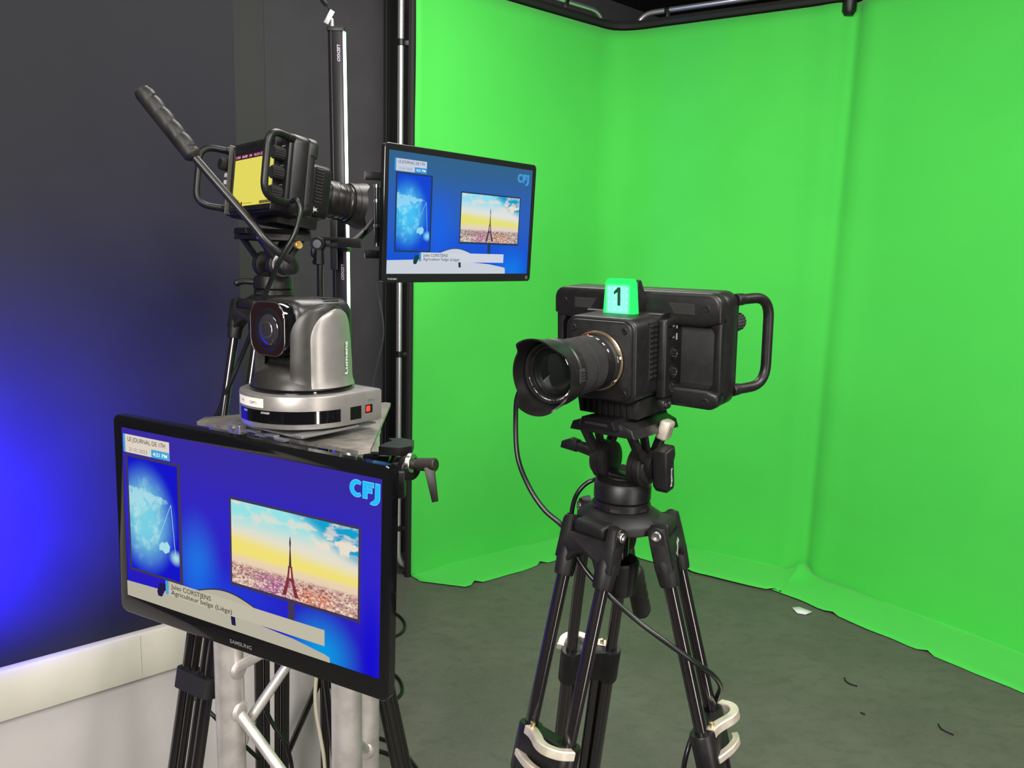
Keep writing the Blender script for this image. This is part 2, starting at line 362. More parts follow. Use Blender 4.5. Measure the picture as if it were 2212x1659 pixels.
def studio_camera(label, M, lens_len, far):
    root = thing('studio_camera', label, 'camera', mat=M)
    W, Hh = .242, .143
    m = MB(); m.prism(rr(W, Hh, .016, 5), .020, .052, .004)                       # back half of the display housing
    m.prism(rr(W - .004, Hh - .004, .016, 5), .050, .060, .003)
    m.build('display_housing', CAMB, root)
    m = MB()                                                                          # raised front bands of the housing
    qa = lambda cx, cz, r, a0: [(cx + r * math.cos(math.radians(a0 + 15 * k)), cz + r * math.sin(math.radians(a0 + 15 * k))) for k in range(7)]
    tb = qa(.105, .0555, .016, 0) + qa(-.105, .0555, .016, 90) + [(-.121, .036), (-.100, .030), (.100, .030), (.121, .036)]
    m.prism(tb, .0, .022, .005, 3)
    bb = qa(-.107, -.0575, .014, 180) + qa(.107, -.0575, .014, 270) + [(.121, -.050), (.106, -.046), (-.106, -.046), (-.121, -.050)]
    m.prism(bb, .0, .022, .005, 3)
    for s in (-1, 1):
        m.prism([(s * .121, .04), (s * .103, .034), (s * .110, .022), (s * .110, -.040), (s * .103, -.048), (s * .121, -.054)], .006, .022, .003)
        m.prism([(s * .108, -.044), (s * .05, -.044), (s * .05, -.049), (s * .108, -.049)], .002, .02, 0)
    m.build('front_band', CAMB, root)
    for s in (-1, 1):                                                                # rubber pads and housing screws
        pd = MB(); pd.prism([(s * .052, .058), (s * .087, .058), (s * .087, .044), (s * .060, .044)], -.0012, .002, .0008, 1); pd.build('rubber_pad', RUB, root)
        screw(root, LM((s * .103, .0005, .053))); screw(root, LM((s * .105, .0005, -.0605)))
    b = MB(); b.prism(rr(.100, .104, .015, 6, 0, -.0075), -.074, .03, .004, 3)
    b.prism([(-.05, .030), (.05, .030), (.056, .046), (-.056, .046)], -.02, .02, .004, 2)
    b.build('camera_body', CAMB, root)
    p = MB(); p.prism(rr(.091, .096, .013, 6, 0, -.0075), -.0768, -.073, .0014, 2); p.build('front_plate', BLK, root)
    for x in (-.036, .036):
        for z in (.030, -.046): screw(root, LM((x, -.0768, z)))
    f = MB(); f.prism([(-.046, -.058), (.046, -.058), (.042, -.082), (-.042, -.082)], -.055, .03, .002); 
    for k in range(9): f.box((-.036 + k * .009, -.056, -.070), (.003, .004, .020))
    f.build('base_foot', BLK2, root)
    for s in (1, -1):                                                                # cooling slots on both flanks
        vy = -.033 if s > 0 else -.047
        m = MB(); m.box((s * .0500, vy, .002), (.0016, .018, .072), .0006, 1); vp = m.build('vent_panel', BLK2, root)
        for k in range(11): MB().box((s * .0514, vy, .033 - k * .0063), (.0024, .016, .0030), .0005, 1).build('vent_slat', BLK, vp)
    # connector tower on the +x flank
    m = MB(); m.box((.0545, .0005, -.010), (.014, .046, .100), .004, 3); ct = m.build('connector_panel', CAMB, root)
    for z, r in ((-.004, .0095), (-.027, .0095), (-.0485, .0098)):
        m = MB(XM((.0614, .0, z))); m.lathe([(r, -.001), (r, .0012), (r * .8, .0015), (r * .74, .0002), (r * .3, .0002), (r * .3, .0012), (0, .0012)], n=20); pt = m.build('audio_socket', BLK, ct)
        for q in range(3 if r < .009 else 7):
            a = q * 2 * math.pi / (3 if r < .009 else 7) + .5; MB().cyl((.0614, math.cos(a) * r * .48, z + math.sin(a) * r * .48), (.0630, math.cos(a) * r * .48, z + math.sin(a) * r * .48), .0009, n=8).build('pin', STL, pt)
    for z in (.030, .016):
        MB().box((.0616, -.012, z), (.0008, .009, .0022)).build('usb_slot', GLB, ct); text('port_mark', 'USB', GRY, ct, Matrix.Translation((.0619, -.006, z - .001)) @ Matrix.Rotation(math.pi / 2, 4, 'Z') @ FRONT, .0055, .002)
        MB().box((.0616, .006, z), (.0006, .0030, .008)).build('port_frame', GRY, ct)
    m = MB(); m.box((.060, -.02, -.0655), (.012, .02, .013), .003); lg = m.build('terminal_block', BLK, root)
    for y in (-.025, -.015): MB(XM((.066, y, -.065))).lathe([(.0028, -.0005), (.0028, .0006), (.0012, .0006)], n=12).build('mini_jack', STL, lg)
    # flank seen on the far camera
    text('body_mark', '4K', WHT, root, Matrix.Translation((-.0504, -.038, -.047)) @ Matrix.Rotation(-math.pi / 2, 4, 'Z') @ FRONT, .011, .006, .02)
    m = MB()
    for a, bb_ in (((-.041, -.0395), (-.024, -.0395)), ((-.041, -.0488), (-.024, -.0488)), ((-.041, -.0395), (-.041, -.0488)), ((-.024, -.0395), (-.024, -.0488))):
        m.box((-.0502, (a[0] + bb_[0]) / 2, (a[1] + bb_[1]) / 2), (.0006, abs(a[0] - bb_[0]) + .0006, abs(a[1] - bb_[1]) + .0006))
    m.build('mark_outline', WHT, root)
    for y, z in ((-.002, .006), (-.002, -.014)): MB(XM((-.0502, y, z), -1)).lathe([(.0078, 0), (.0078, .0012), (.0068, .0012), (.006, .0006), (.002, .0006)], n=20).build('video_socket', BLK, root); 
    for z in (.013, -.007): text('port_mark', 'SDI', GRY, root, Matrix.Translation((-.0504, -.020, z - .01)) @ Matrix.Rotation(-math.pi / 2, 4, 'Z') @ FRONT, .008, .002)
    for y, z in ((-.004, -.038), (-.012, -.047)): MB(XM((-.0502, y, z), -1)).lathe([(.006, 0), (.006, .003), (.0045, .003), (.004, .001)], n=16).build('cable_socket', STL, root)
    # handles
    for s in (-1, 1):
        hm = MB(); y0, y1 = .056, .110
        hm.tube(rpath([(s * .118, y0, .060), (s * .137, y1, .060), (s * .137, y1, -.054), (s * .118, y0, -.054)], .028, 8), .0066, 14)
        ho = hm.build('side_handle', BLK, root, .9)
        for z in (.060, -.054): MB().cyl((s * .1165, y0 - .004, z), (s * .1205, y0 + .009, z), .0080, .0074, 16, .001).build('handle_collar', BLK, ho)
    # operator side: screen, hood, dials, buttons
    m = MB(); ow, oh = .180, .128
    for q in ([(-ow / 2, oh / 2), (ow / 2, oh / 2), (ow / 2 - .009, oh / 2 - .018), (-ow / 2 + .009, oh / 2 - .018)], [(-ow / 2, -oh / 2), (ow / 2, -oh / 2), (ow / 2 - .009, -oh / 2 + .010), (-ow / 2 + .009, -oh / 2 + .010)],
              [(-ow / 2, oh / 2), (-ow / 2, -oh / 2), (-ow / 2 + .009, -oh / 2 + .010), (-ow / 2 + .009, oh / 2 - .018)], [(ow / 2, oh / 2), (ow / 2, -oh / 2), (ow / 2 - .009, -oh / 2 + .010), (ow / 2 - .009, oh / 2 - .018)]): m.prism(q, .056, .0645, .0012, 1)
    m.build('screen_bezel', BLK, root)
    if far:
        for s_ in (-1, 1): m = MB(); m.box((s_ * .091, .066, -.001), (.0022, .012, .134), .0006, 1); m.build('bezel_edge', mat('grey_edge_paint', (.06, .058, .05), .4) if s_ > 0 else BLK, root)  # grey edge on one side of the screen, black on the other
    scr = MB(); scr.box((0, .0612, -.004), (.162, .002, .100)); sc = scr.build('viewfinder_screen', em('viewfinder_yellow', srgb(226, 216, 96), 1.0) if far else GLB, root)
    if far:
        B2 = Matrix.Rotation(math.pi, 4, 'Z') @ FRONT
        y = .0626
        def q_(name, x0, x1, z0, z1, mt, k=0): MB().box(((x0 + x1) / 2, y + k * .0003, (z0 + z1) / 2), (x1 - x0, .0004, z1 - z0)).build(name, mt, sc)
        q_('status_bar', -.081, .081, .036, .046, em('status_bar_plum', srgb(70, 22, 48), 1)); PK = em('status_text_pink', srgb(240, 200, 215), 1)
        text('status_text', '1/50  5600  24  16:21:37  F4  400', PK, sc, Matrix.Translation((.077, y + .0006, .0385)) @ B2, .150, .005, .01)
        q_('waveform_box', .050, .076, -.0525, -.045, em('waveform_olive', srgb(165, 170, 95), 1)); q_('audio_bar', -.076, -.03, -.0525, -.047, em('meter_brown', srgb(110, 95, 50), 1))
        MB(LM((.040, y + .0004, -.049)) @ Matrix.Rotation(math.pi, 4, 'X')).lathe([(.0032, 0), (.0032, .0003)], n=14).build('record_dot', em('record_dot_red', srgb(110, 30, 22), 1), sc)
        q_('timeline', 0, .033, -.0495, -.0488, em('timeline_dark', srgb(90, 85, 50), 1))
        for x, mt in ((.070, em('meter_magenta', srgb(185, 95, 150), 1)), (.056, em('meter_green', srgb(100, 190, 60), 1))): q_('meter', x - .004, x + .003, -.0465, -.042, mt, 1)
    for z, s in ((.032, -1), (-.003, -1), (-.038, -1), (.030, 1)):
        knob(root, (s * (.101 if s < 0 else .109), .058, z), .0115, .023)
        if s < 0: text('dial_mark', ('IRIS', 'FOCUS', 'ZOOM')[(0, 1, 2)[[.032, -.003, -.038].index(z)]], WHT, root, Matrix.Translation((s * .101 + .006, .0606, z + .0135)) @ Matrix.Rotation(math.pi, 4, 'Z') @ FRONT, .012, .0026)
    for z in (.010, -.004, -.018): MB().box((.108, .064, z), (.010, .010, .0085), .0015, 2).build('function_button', WHT, root)
    # lens
    y0 = -.0765; L = lens_len; ln = MB(LM((0, y0, -.008)))
    R = .0365 if far else .0325
    ln.lathe([(.036, .0), (.036, .003), (.0345, .0035), (.0345, .012), (R - .001, .013), (R, .016), (R, .030)], n=48, cap=False)
    lens = ln.build('lens', BLK, root, .5)
    MB(LM((0, y0, -.008))).lathe([(.0365, .0035), (.0368, .0045), (.0360, .0062)], n=40).build('mount_ring', mat('brass_mount_ring', (.62, .45, .28), .28, .9), lens)
    def ring(name, z0, z1, r, ribs, dp):
        mm = MB(LM((0, y0, -.008))); nn = ribs * 4
        mm.lathe([(r - .0015, z0), (r, z0 + .0012), (r, z1 - .0012), (r - .0015, z1)], n=nn, fn=lambda r_, z, a: r_ + (dp if (int(a / (2 * math.pi) * nn + .01) % 4) < 2 and r_ >= r else 0)); mm.build(name, RUB, lens, .25)
    if far:
        mm = MB(LM((0, y0, -.008))); mm.lathe([(R, .030), (R + .0005, .032), (R + .0005, .042), (R - .0006, .043), (R - .0006, .045), (R, .046), (R, .058), (R + .002, .060), (R + .002, L - .02), (R - .004, L - .018)], n=48, cap=False); mm.build('barrel', mat('satin_black_lens', (.016, .014, .013), .3, .3), lens, .4)
        for z in (.033, .048, .055): MB(LM((0, y0, -.008))).lathe([(R + .0008, z), (R + .0012, z + .0008), (R + .0008, z + .0016)], n=40).build('barrel_groove', BLK, lens)
        MB(LM((0, y0, -.008))).lathe([(R + .0025, L - .030), (R + .0025, L - .028)], n=40).build('gold_ring', mat('bronze_ring', (.25, .2, .12), .4, .8), lens)
    else:
        ring('zoom_ring', .030, .052, R + .0008, 150, .0004); ring('focus_ring', .054, .076, R + .0012, 140, .0004)
        mm = MB(LM((0, y0, -.008))); mm.lathe([(R - .001, .0515), (R - .001, .055)], n=40, cap=False); mm.lathe([(R, .076), (R - .0015, .078), (R - .0015, .088), (R + .001, .092)], n=48, cap=False); mm.build('barrel', BLK, lens, .5)
        MB().sphere((-.004, y0 - .018, -.008 + R - .0002), .0017, n=10).build('red_index_dot', RED, lens)
        for k, s in enumerate(('12', '18', '25', '35', '45')):
            a = math.radians(100 - k * 17); rM = LM((0, y0, -.008)) @ Matrix.Rotation(a, 4, 'Z') @ Matrix.Translation((R + .0004, 0, .0235)) @ Matrix.Rotation(math.pi / 2, 4, 'Y') @ Matrix.Rotation(math.pi / 2, 4, 'Z')
            text('focal_mark', s, WHT, lens, rM, .0042, .0035, .01, 'CENTER')
        for z_, s in ((.0055, 'AF/MF'), (-.020, 'POWER')):
            a = math.asin(max(-.95, min(.95, z_ / R))); rM = LM((0, y0, -.008)) @ Matrix.Rotation(a, 4, 'Z') @ Matrix.Translation((.0348, 0, .0075)) @ Matrix.Rotation(math.pi / 2, 4, 'Y') @ Matrix.Rotation(math.pi / 2, 4, 'Z')
            m = MB(rM); m.box((0, 0, 0), (.008, .006, .001), .0004, 1); m.build('lens_switch', BLK2, lens); text('switch_mark', s, WHT, lens, rM @ Matrix.Translation((0, .0052, .0006)), .008, .0016, 0, 'CENTER'); MB(rM).box((.001, 0, .0008), (.003, .003, .0008)).build('switch_slider', WHT, lens)
    # petal hood
    hz0 = L - .045 if not far else L - .034
    r0 = R + (.0035 if not far else .003); r1 = .043 if not far else .049
    hb = bmesh.new(); n = 96; RR = []
    for k in range(n):
        a = 2 * math.pi * k / n
        c2 = math.cos(2 * a); pet = .5 + .5 * max(-1, min(1, c2 * 2.2)); pet = pet * pet * (3 - 2 * pet)
        vert = 1 if abs(math.sin(a)) > .7 else 0
        tip = L - .016 + .018 * (1 - pet) + .004 * pet if not far else L - .010 + .012 * (1 - pet)
        col = []
        def rad(z): u = (z - hz0) / (L + .002 - hz0); return r0 + (r1 - r0) * max(0, min(1, u)) ** 1.1
        zz = [hz0, hz0 + .010, hz0 + .012, hz0 + .5 * (tip - hz0) + .006, tip]
        for z in zz: r_ = rad(z) + (.0012 if z < hz0 + .011 else 0); col.append((r_ * math.cos(a), r_ * math.sin(a), z))
        for z in (tip, hz0 + .5 * (tip - hz0), hz0 + .012, hz0 + .010): r_ = rad(z) - .0018; col.append((r_ * math.cos(a), r_ * math.sin(a), z))
        RR.append([hb.verts.new(v) for v in col])
    for k in range(n):
        for j in range(len(RR[0]) - 1): hb.faces.new((RR[k][j], RR[(k + 1) % n][j], RR[(k + 1) % n][j + 1], RR[k][j + 1]))
    bmesh.ops.recalc_face_normals(hb, faces=hb.faces[:])
    mm = MB(LM((0, y0, -.008))); mm._put(hb); hood = mm.build('lens_hood', BLK, lens, .5)
    mm = MB(LM((0, y0, -.008)) @ Matrix.Rotation(0, 4, 'Z')); mm.box((r0 + .002, 0, hz0 + .010), (.003, .016, .010), .001, 1)
    for k in range(4): mm.box((r0 + .004, -.005 + k * .0034, hz0 + .010), (.0012, .0012, .008))
    mm.build('hood_release', RUB, hood)
    gz = hz0 + .014
    mm = MB(LM((0, y0, -.008))); mm.lathe([(r0 - .0005, hz0 + .004), (r0 - .001, gz + .004), (r0 - .0035, gz + .004), (r0 - .006, gz - .001), (r0 - .0075, gz - .001), (r0 - .009, gz - .005)], n=48, cap=False); mm.build('filter_ring', BLK, lens, .4)
    mm = MB(LM((0, y0, -.008))); mm.lathe([(r0 - .0085, gz - .004)] + [((r0 - .0085) * math.cos(q * math.pi / 16), gz - .004 + .006 * math.sin(q * math.pi / 16)) for q in range(1, 8)] + [(.0001, gz + .002)], n=40, cap=False); mm.build('front_glass', GLS, lens, 1)
    if not far:
        s = 'DG VARIO-ELMARIT 1:2.8-4.0/12-60 ASPH.'
        for k, chx in enumerate(s):
            if chx == ' ': continue
            a = math.radians(-12 - k * 4.1); rM = LM((0, y0, -.008)) @ Matrix.Rotation(a, 4, 'Z') @ Matrix.Translation((r0 - .0050, 0, gz + .0022)) @ Matrix.Rotation(math.pi / 2, 4, 'Z')
            # letters stand on the inner cone, tops outward
            text('lens_lettering', chx, WHT, lens, rM @ Matrix.Rotation(math.radians(-50 + 70), 4, 'X') @ Matrix.Rotation(math.pi, 4, 'Z'), None, .0019, .015, 'CENTER')
    return root
def tally_light(root):
    t = NT('lit_tally_diffuser'); c = t.coord(); o = t.sep(c)
    gx = t.math('ABSOLUTE', t.math('SINE', t.math('MULTIPLY', o[0], 350)), 0); gz = t.math('ABSOLUTE', t.math('SINE', t.math('MULTIPLY', o[2], 350)), 0)
    dots = t.ss(t.math('MULTIPLY', gx, gz), .6, 1.0)
    cen = t.math('MULTIPLY', t.ss(t.math('ABSOLUTE', o[0], 0), .019, .012), t.ss(t.math('ABSOLUTE', t.math('SUBTRACT', o[2], .062), 0), .020, .014))
    colr = t.mix(cen, srgb(40, 225, 95), srgb(120, 250, 190)); colr = t.mix(t.math('MULTIPLY', dots, t.math('MULTIPLY', cen, .3)), colr, srgb(190, 255, 235))
    LIT = t.emit(colr, 1.7)
    m = MB(); m.prism([(-.0225, .038), (.0225, .038), (.0195, .078), (.0165, .083), (-.0165, .083), (-.0195, .078)], -.034, -.018, .003, 2)
    tl = m.build('tally_light', LIT, root)
    m = MB(); m.prism([(-.0190, .038), (.008, .038), (.008, .050), (-.010, .081), (-.0190, .081)], -.0205, .0205, .003, 2, Matrix(((0, 1, 0, 0), (1, 0, 0, 0), (0, 0, 1, 0), (0, 0, 0, 1)))); m.build('back_shell', BLK, tl)
    m = MB(); m.prism([(.0005, .0730), (.0040, .0730), (.0040, .0505), (.0003, .0505), (.0003, .0672), (-.0050, .0640), (-.0050, .0675)][::-1], -.0350, -.0338); m.build('tally_number', mat('dark_green_number', (.0, .045, .02), .5), tl)
    for o_ in [tl] + list(tl.children): o_.data.transform(Matrix.Translation((0, 0, .004)))
    return tl
# ================================================================== TRIPOD with fluid head
def tripod(label, axis, zd, azs, spl, yaw, far, lockL):
    root = thing('video_tripod', label, 'tripod', (axis[0], axis[1], 0))
    T = Matrix.Translation((0, 0, zd)) @ Matrix.Rotation(yaw, 4, 'Z')
    # head, local frame: x = camera right seen from the lens side, y = rear
    m = MB(T); m.lathe([(.034, .0), (.0365, .002), (.0365, .011), (.035, .012)], n=40); m.build('pan_base', BLK, root)
    for k in range(6): a = k * math.pi / 3 + .3; m = MB(T); m.box((0, 0, .005), (.012, .003, .004), 0, 1, Matrix.Rotation(a, 4, 'Z') @ Matrix.Translation((0, -.0362, 0))); m.build('base_notch', RUB, root)
    m = MB(T); m.lathe([(.0345, .0125), (.0372, .0145), (.0372, .031), (.034, .037), (.0225, .0415), (.0215, .043)], n=40)
    m.prism([(-.024, .03), (.024, .03), (.022, .050), (.012, .046), (-.012, .046), (-.022, .050)], -.012, .012, .003, 2); m.build('head_body', CAMB, root)
    for s in (-1, 1):
        m = MB(T @ XM((s * .0155, 0, .060), s)); m.lathe([(.021, 0), (.0255, .002), (.0255, .009), (.0245, .0095), (.0245, .0105), (.0258, .011), (.0258, .0185), (.022, .021)], n=36); dm = m.build('drag_drum', BLK, root)
        m = MB(T @ XM((s * .0365, 0, .060), s)); m.lathe([(.021, 0), (.0205, .004), (.017, .006)], n=30); m.build('drum_cap', mat('bronze_black_cap', (.03, .026, .024), .32, .4), dm)
        m = MB(T)                                                             # cradle arm: triangular open web between drum and plate
        X0 = s * .034
        for a, b, th in (((-.046, .110), (-.006, .060), .010), ((.044, .110), (.006, .060), .010), ((-.044, .109), (.044, .109), .008), ((-.016, .110), (0, .070), .006)):
            av = Vector((X0, a[0], a[1])); bv = Vector((X0 - s * .0, b[0], b[1])); M2 = fit_frame(av, bv - av, (1, 0, 0)); L = (bv - av).length
            m.box((0, 0, L / 2), (.012, th, L + .006), .002, 1, M2)
        m.build('cradle_arm', BLK, root)
    m = MB(T); m.prism([(-.047, .107), (.047, .107), (.043, .118), (.030, .123), (-.030, .123), (-.043, .118)], -.060, .056, .002, 2); m.build('plate_clamp', BLK, root)
    m = MB(T); m.prism([(-.0265, .117), (.0265, .117), (.022, .128), (-.022, .128)], -.072, .066, .0015, 1); qp = m.build('quick_release_plate', mat('anodised_black_plate', (.013, .012, .015), .3, .5), root)
    m = MB(T); m.box((0, -.0722, .122), (.032, .002, .003)); m.build('plate_slot', RUB, qp)
    m = MB(T); m.box((.018, -.02, .1285), (.014, .02, .001), .0004, 1); m.build('plate_screw', RUB, qp)
    s = -1 if far else 1
    if far: m = MB(T @ XM((s * .0465, -.030, .099), s)); m.lathe([(.0075, -.004), (.0075, .003), (.0065, .004), (.003, .0035)], n=20); part_label(m.build('release_button', mat('gold_button', (.75, .48, .14), .3, .7), root), 'gold release button')
    else:
        m = MB(T @ Matrix.Translation((.050, .012, .108)) @ Matrix.Rotation(.25, 4, 'Y')); m.box((0, 0, .002), (.014, .020, .026), .004, 3); lv = m.build('release_lever', SILV, root); part_label(lv, 'champagne coloured release lever')
        for k in range(3): MB(T @ Matrix.Translation((.050, .012, .108)) @ Matrix.Rotation(.25, 4, 'Y')).box((.0072, -.004 + k * .004, .002), (.0008, .0012, .014)).build('grip_ridge', STL, lv)
        MB(T).box((.047, .024, .114), (.006, .012, .014), .002).build('lever_tab', SILV, lv)
    # tilt knobs and lever
    if far:
        m = MB(T @ XM((-.044, 0, .060), -1)); m.lathe([(.009, 0), (.009, .012)], n=16); m.lathe([(.015, .010), (.019, .013), (.019, .022), (.013, .026), (.006, .027)], n=24, fn=lambda r_, z, a: r_ * (1 + .10 * math.cos(3 * a))); m.build('tilt_knob', BLK, root)
        m = MB(T @ XM((-.0375, 0, .060), -1)); m.lathe([(.022, 0), (.0225, .003), (.018, .004)], n=30); m.build('silver_drum_ring', STL, root)
        m = MB(T); m.tube([(.018, .030, .026), (.028, .046, .027), (.032, .056, .024)], .006, 10); m.sphere((.033, .058, .023), .0068); m.build('pan_lock', BLK, root)
    else:
        KM = T @ Matrix.Translation((.050, -.004, .066)) @ Matrix.Rotation(.12, 4, 'X')
        m = MB(KM); m.lathe([(.017, -.010), (.018, -.006), (.018, -.001)], Matrix.Rotation(math.pi / 2, 4, 'Y'), 24)
        m.prism([(-.013, .024), (.013, .026), (.015, .014), (.011, .006), (.0125, -.026), (.009, -.031), (-.006, -.031), (-.012, -.024)], -.010, .010, .004, 3, Matrix.Translation((.009, 0, 0)) @ Matrix.Rotation(math.pi / 2, 4, 'Z'))
        kn = m.build('tilt_lock_knob', BLK, root)
        text('maker_mark', 'SmallRig', WHT, kn, KM @ Matrix.Translation((.0194, .001, -.012)) @ Matrix.Rotation(math.pi / 2, 4, 'Z') @ FRONT @ Matrix.Rotation(-math.pi / 2, 4, 'Z'), .024, .005, 0, 'CENTER')
        m = MB(T); m.cyl((-.036, 0, .066), (-.072, 0, .070), .009, .0075, 16, .001); m.prism([(-.098, .064), (-.072, .062), (-.070, .078), (-.082, .080), (-.096, .074)], -.007, .007, .003, 2); m.build('drag_lever', BLK, root)
    # crown
    Z = zd
    m = MB(Matrix.Translation((0, 0, Z))); m.lathe([(.040, .001), (.044, -.001), (.056, -.009), (.058, -.013), (.058, -.020), (.050, -.024), (.020, -.024)], n=36)
    for az in azs:
        A = Matrix.Rotation(math.radians(az), 4, 'Z'); m.box((.052, 0, -.0155), (.034, .050, .020), .006, 3, A)
    cr = m.build('crown', BLK2, root)
    MB().cyl((0, 0, Z - .02), (0, 0, Z - .105), .0125, n=20).build('center_rod', TUB, root)
    m = MB(); m.lathe([(.019, Z - .118), (.0245, Z - .116), (.0275, Z - .074), (.0265, Z - .071), (.024, Z - .071), (.020, Z - .093), (.012, Z - .095)], n=48, fn=lambda r_, z, a: r_ - (.0014 if int(a / (2 * math.pi) * 48 + .01) % 8 < 2 and r_ > .0243 else 0)); m.build('bowl_grip', BLK2, root, .3)
    # legs
    SEP, RT = .062, .0085
    for az in azs:
        a = math.radians(az); rad = Vector((math.cos(a), math.sin(a), 0)); tan = Vector((-math.sin(a), math.cos(a), 0))
        top = Vector((0, 0, Z - .017)) + rad * .058; dn = (rad * math.sin(math.radians(spl)) - Vector((0, 0, 1)) * math.cos(math.radians(spl))); nr = tan.cross(dn).normalized()
        sg = 1
        if nr.dot(rad) < 0: nr = -nr; tan = -tan; sg = -1
        LMx = Matrix((tan, nr, -dn)).transposed().to_4x4(); LMx.translation = top       # local: x tangential, y outward, z up the leg
        leg = MB(LMx)
        leg.prism([(-.041, .009), (-.028, .012), (-.027, -.008), (.027, -.008), (.028, .012), (.041, .009), (.0435, -.012), (.0440, -.046), (.022, -.048), (.014, -.036), (.0, -.030), (-.014, -.036), (-.022, -.048), (-.0440, -.046), (-.0435, -.012)], -.012, .012, .004, 2)
        for s_ in (-1, 1): leg.lathe([(.0122, -.066), (.0128, -.063), (.0142, -.036), (.011, -.026)], Matrix.Translation((s_ * SEP / 2, 0, 0)), 20)
        lg = leg.build('leg', BLK2, root)
        for s_ in (-1, 1):
            b = MB(LMx); b.lathe([(.0064, .0), (.0064, .0025), (.0052, .0034), (.0028, .003), (.0028, .0012)], Matrix.Translation((s_ * .0430, 0, .001)) @ Matrix.Rotation(s_ * math.pi / 2, 4, 'Y'), 20); b.build('hinge_bolt', STL, lg)
            b = MB(LMx); b.prism([(.0105 * math.cos(q * math.pi / 8), .001 + .0105 * math.sin(q * math.pi / 8)) for q in range(9)] + [(-.0105 * math.cos(q * math.pi / 8), -.017 - .0105 * math.sin(q * math.pi / 8)) for q in range(9)], .0, .0030, .0008, 1, Matrix.Translation((s_ * .0405, 0, 0)) @ Matrix.Rotation(-s_ * math.pi / 2, 4, 'Z')); b.build('hinge_cap', BLK, lg)
            u = MB(LMx); u.cyl((s_ * SEP / 2, 0, -.055), (s_ * SEP / 2, 0, -lockL - .03), RT, n=18); u.build('leg_tube', TUB, lg)
        Lt = (Z - .017 - .02) / math.cos(math.radians(spl))
        k = MB(LMx); z1, z0 = -lockL, -lockL - .060
        for s_ in (-1, 1): k.lathe([(.0145, z0), (.0155, z0 + .003), (.0155, z1 - .002), (.0145, z1)], Matrix.Translation((s_ * SEP / 2, 0, 0)), 20)
        k.prism([(-.031, z1), (.031, z1), (.031, z0 + .004), (-.031, z0 + .004)], -.011, .016, .003, 2)
        lk_ = k.build('leg_lock', BLK, lg)
        def ribbon(cl, wd, za, zb):                                              # flat s-shaped lever lying across the leg
            C = smooth([(x * sg, y, 0) for x, y in cl], 6); Lp, Rp = [], []
            for i_, p_ in enumerate(C):
                d_ = (C[min(i_ + 1, len(C) - 1)] - C[max(i_ - 1, 0)]).normalized(); n_ = Vector((-d_.y, d_.x, 0)); w_ = wd[0] + (wd[1] - wd[0]) * i_ / (len(C) - 1)
                Lp.append(p_ + n_ * w_ / 2); Rp.append(p_ - n_ * w_ / 2)
            q_ = [(p_.x, -p_.y) for p_ in Lp + Rp[::-1]]
            v.prism(q_, za, zb, .0012, 1, Matrix(((1, 0, 0, 0), (0, 0, -1, 0), (0, 1, 0, 0), (0, 0, 0, 1))))
        v = MB(LMx); pts = [(-.019 * sg, .012, z1 - .005)]
        ribbon([(-.026, .010), (-.016, .013), (-.004, .020), (.010, .030), (.024, .033), (.038, .026), (.046, .010)], (.013, .011), z1 - .010, z1 + .0015)
        v.build('cam_lever', SILV, lk_); v = MB(LMx)
        ribbon([(-.032, .012), (-.022, .018), (-.006, .026), (.012, .030), (.026, .026)], (.011, .009), z1 - .040, z1 - .031); v.build('lever_tail', SILV, lk_)
        if not far and az == azs[1]: text('maker_mark', 'SmallRig', WHT, lg, LMx @ Matrix.Translation((.004, .0126, -.026)) @ Matrix.Rotation(math.pi, 4, 'Z') @ FRONT @ Matrix.Rotation(.7, 4, 'Z'), .026, .009, .0, 'CENTER')
        if far and az == azs[0]: v2 = MB(LMx); v2.prism(rr(.100, .034, .015, 4), -.036, .0, 0, 2, Matrix.Translation((0, 0, -.70)) @ Matrix(((1, 0, 0, 0), (0, 0, 1, 0), (0, 1, 0, 0), (0, 0, 0, 1)))); v2.build('leg_strap', RUB, lg)
        v = MB(LMx); v.lathe([(.003, 0), (.003, .0068), (.0015, .0072)], Matrix.Translation((pts[0][0], pts[0][1], z1)), 12); v.build('lever_pin', mat('brass_pin', (.6, .5, .25), .3, .9), lk_)
        for x_ in (-.031, .031): MB(LMx).cyl((x_, 0, z0 + .005), (x_, 0, -Lt), .0108, n=16).build('lower_tube', TUB, lg)
        [MB(LMx).cyl((x_, 0, z0 + .005), (x_, 0, -Lt), .0075, n=14).build('inner_tube', TUB, lg) for x_ in (-.0125, .0125)]
        ft = MB(LMx); ft.prism([(-.048, -Lt + .03), (.048, -Lt + .03), (.042, -Lt - .004), (-.042, -Lt - .004)], -.02, .02, .006, 2); ft.build('foot', RUB, lg)
    return root
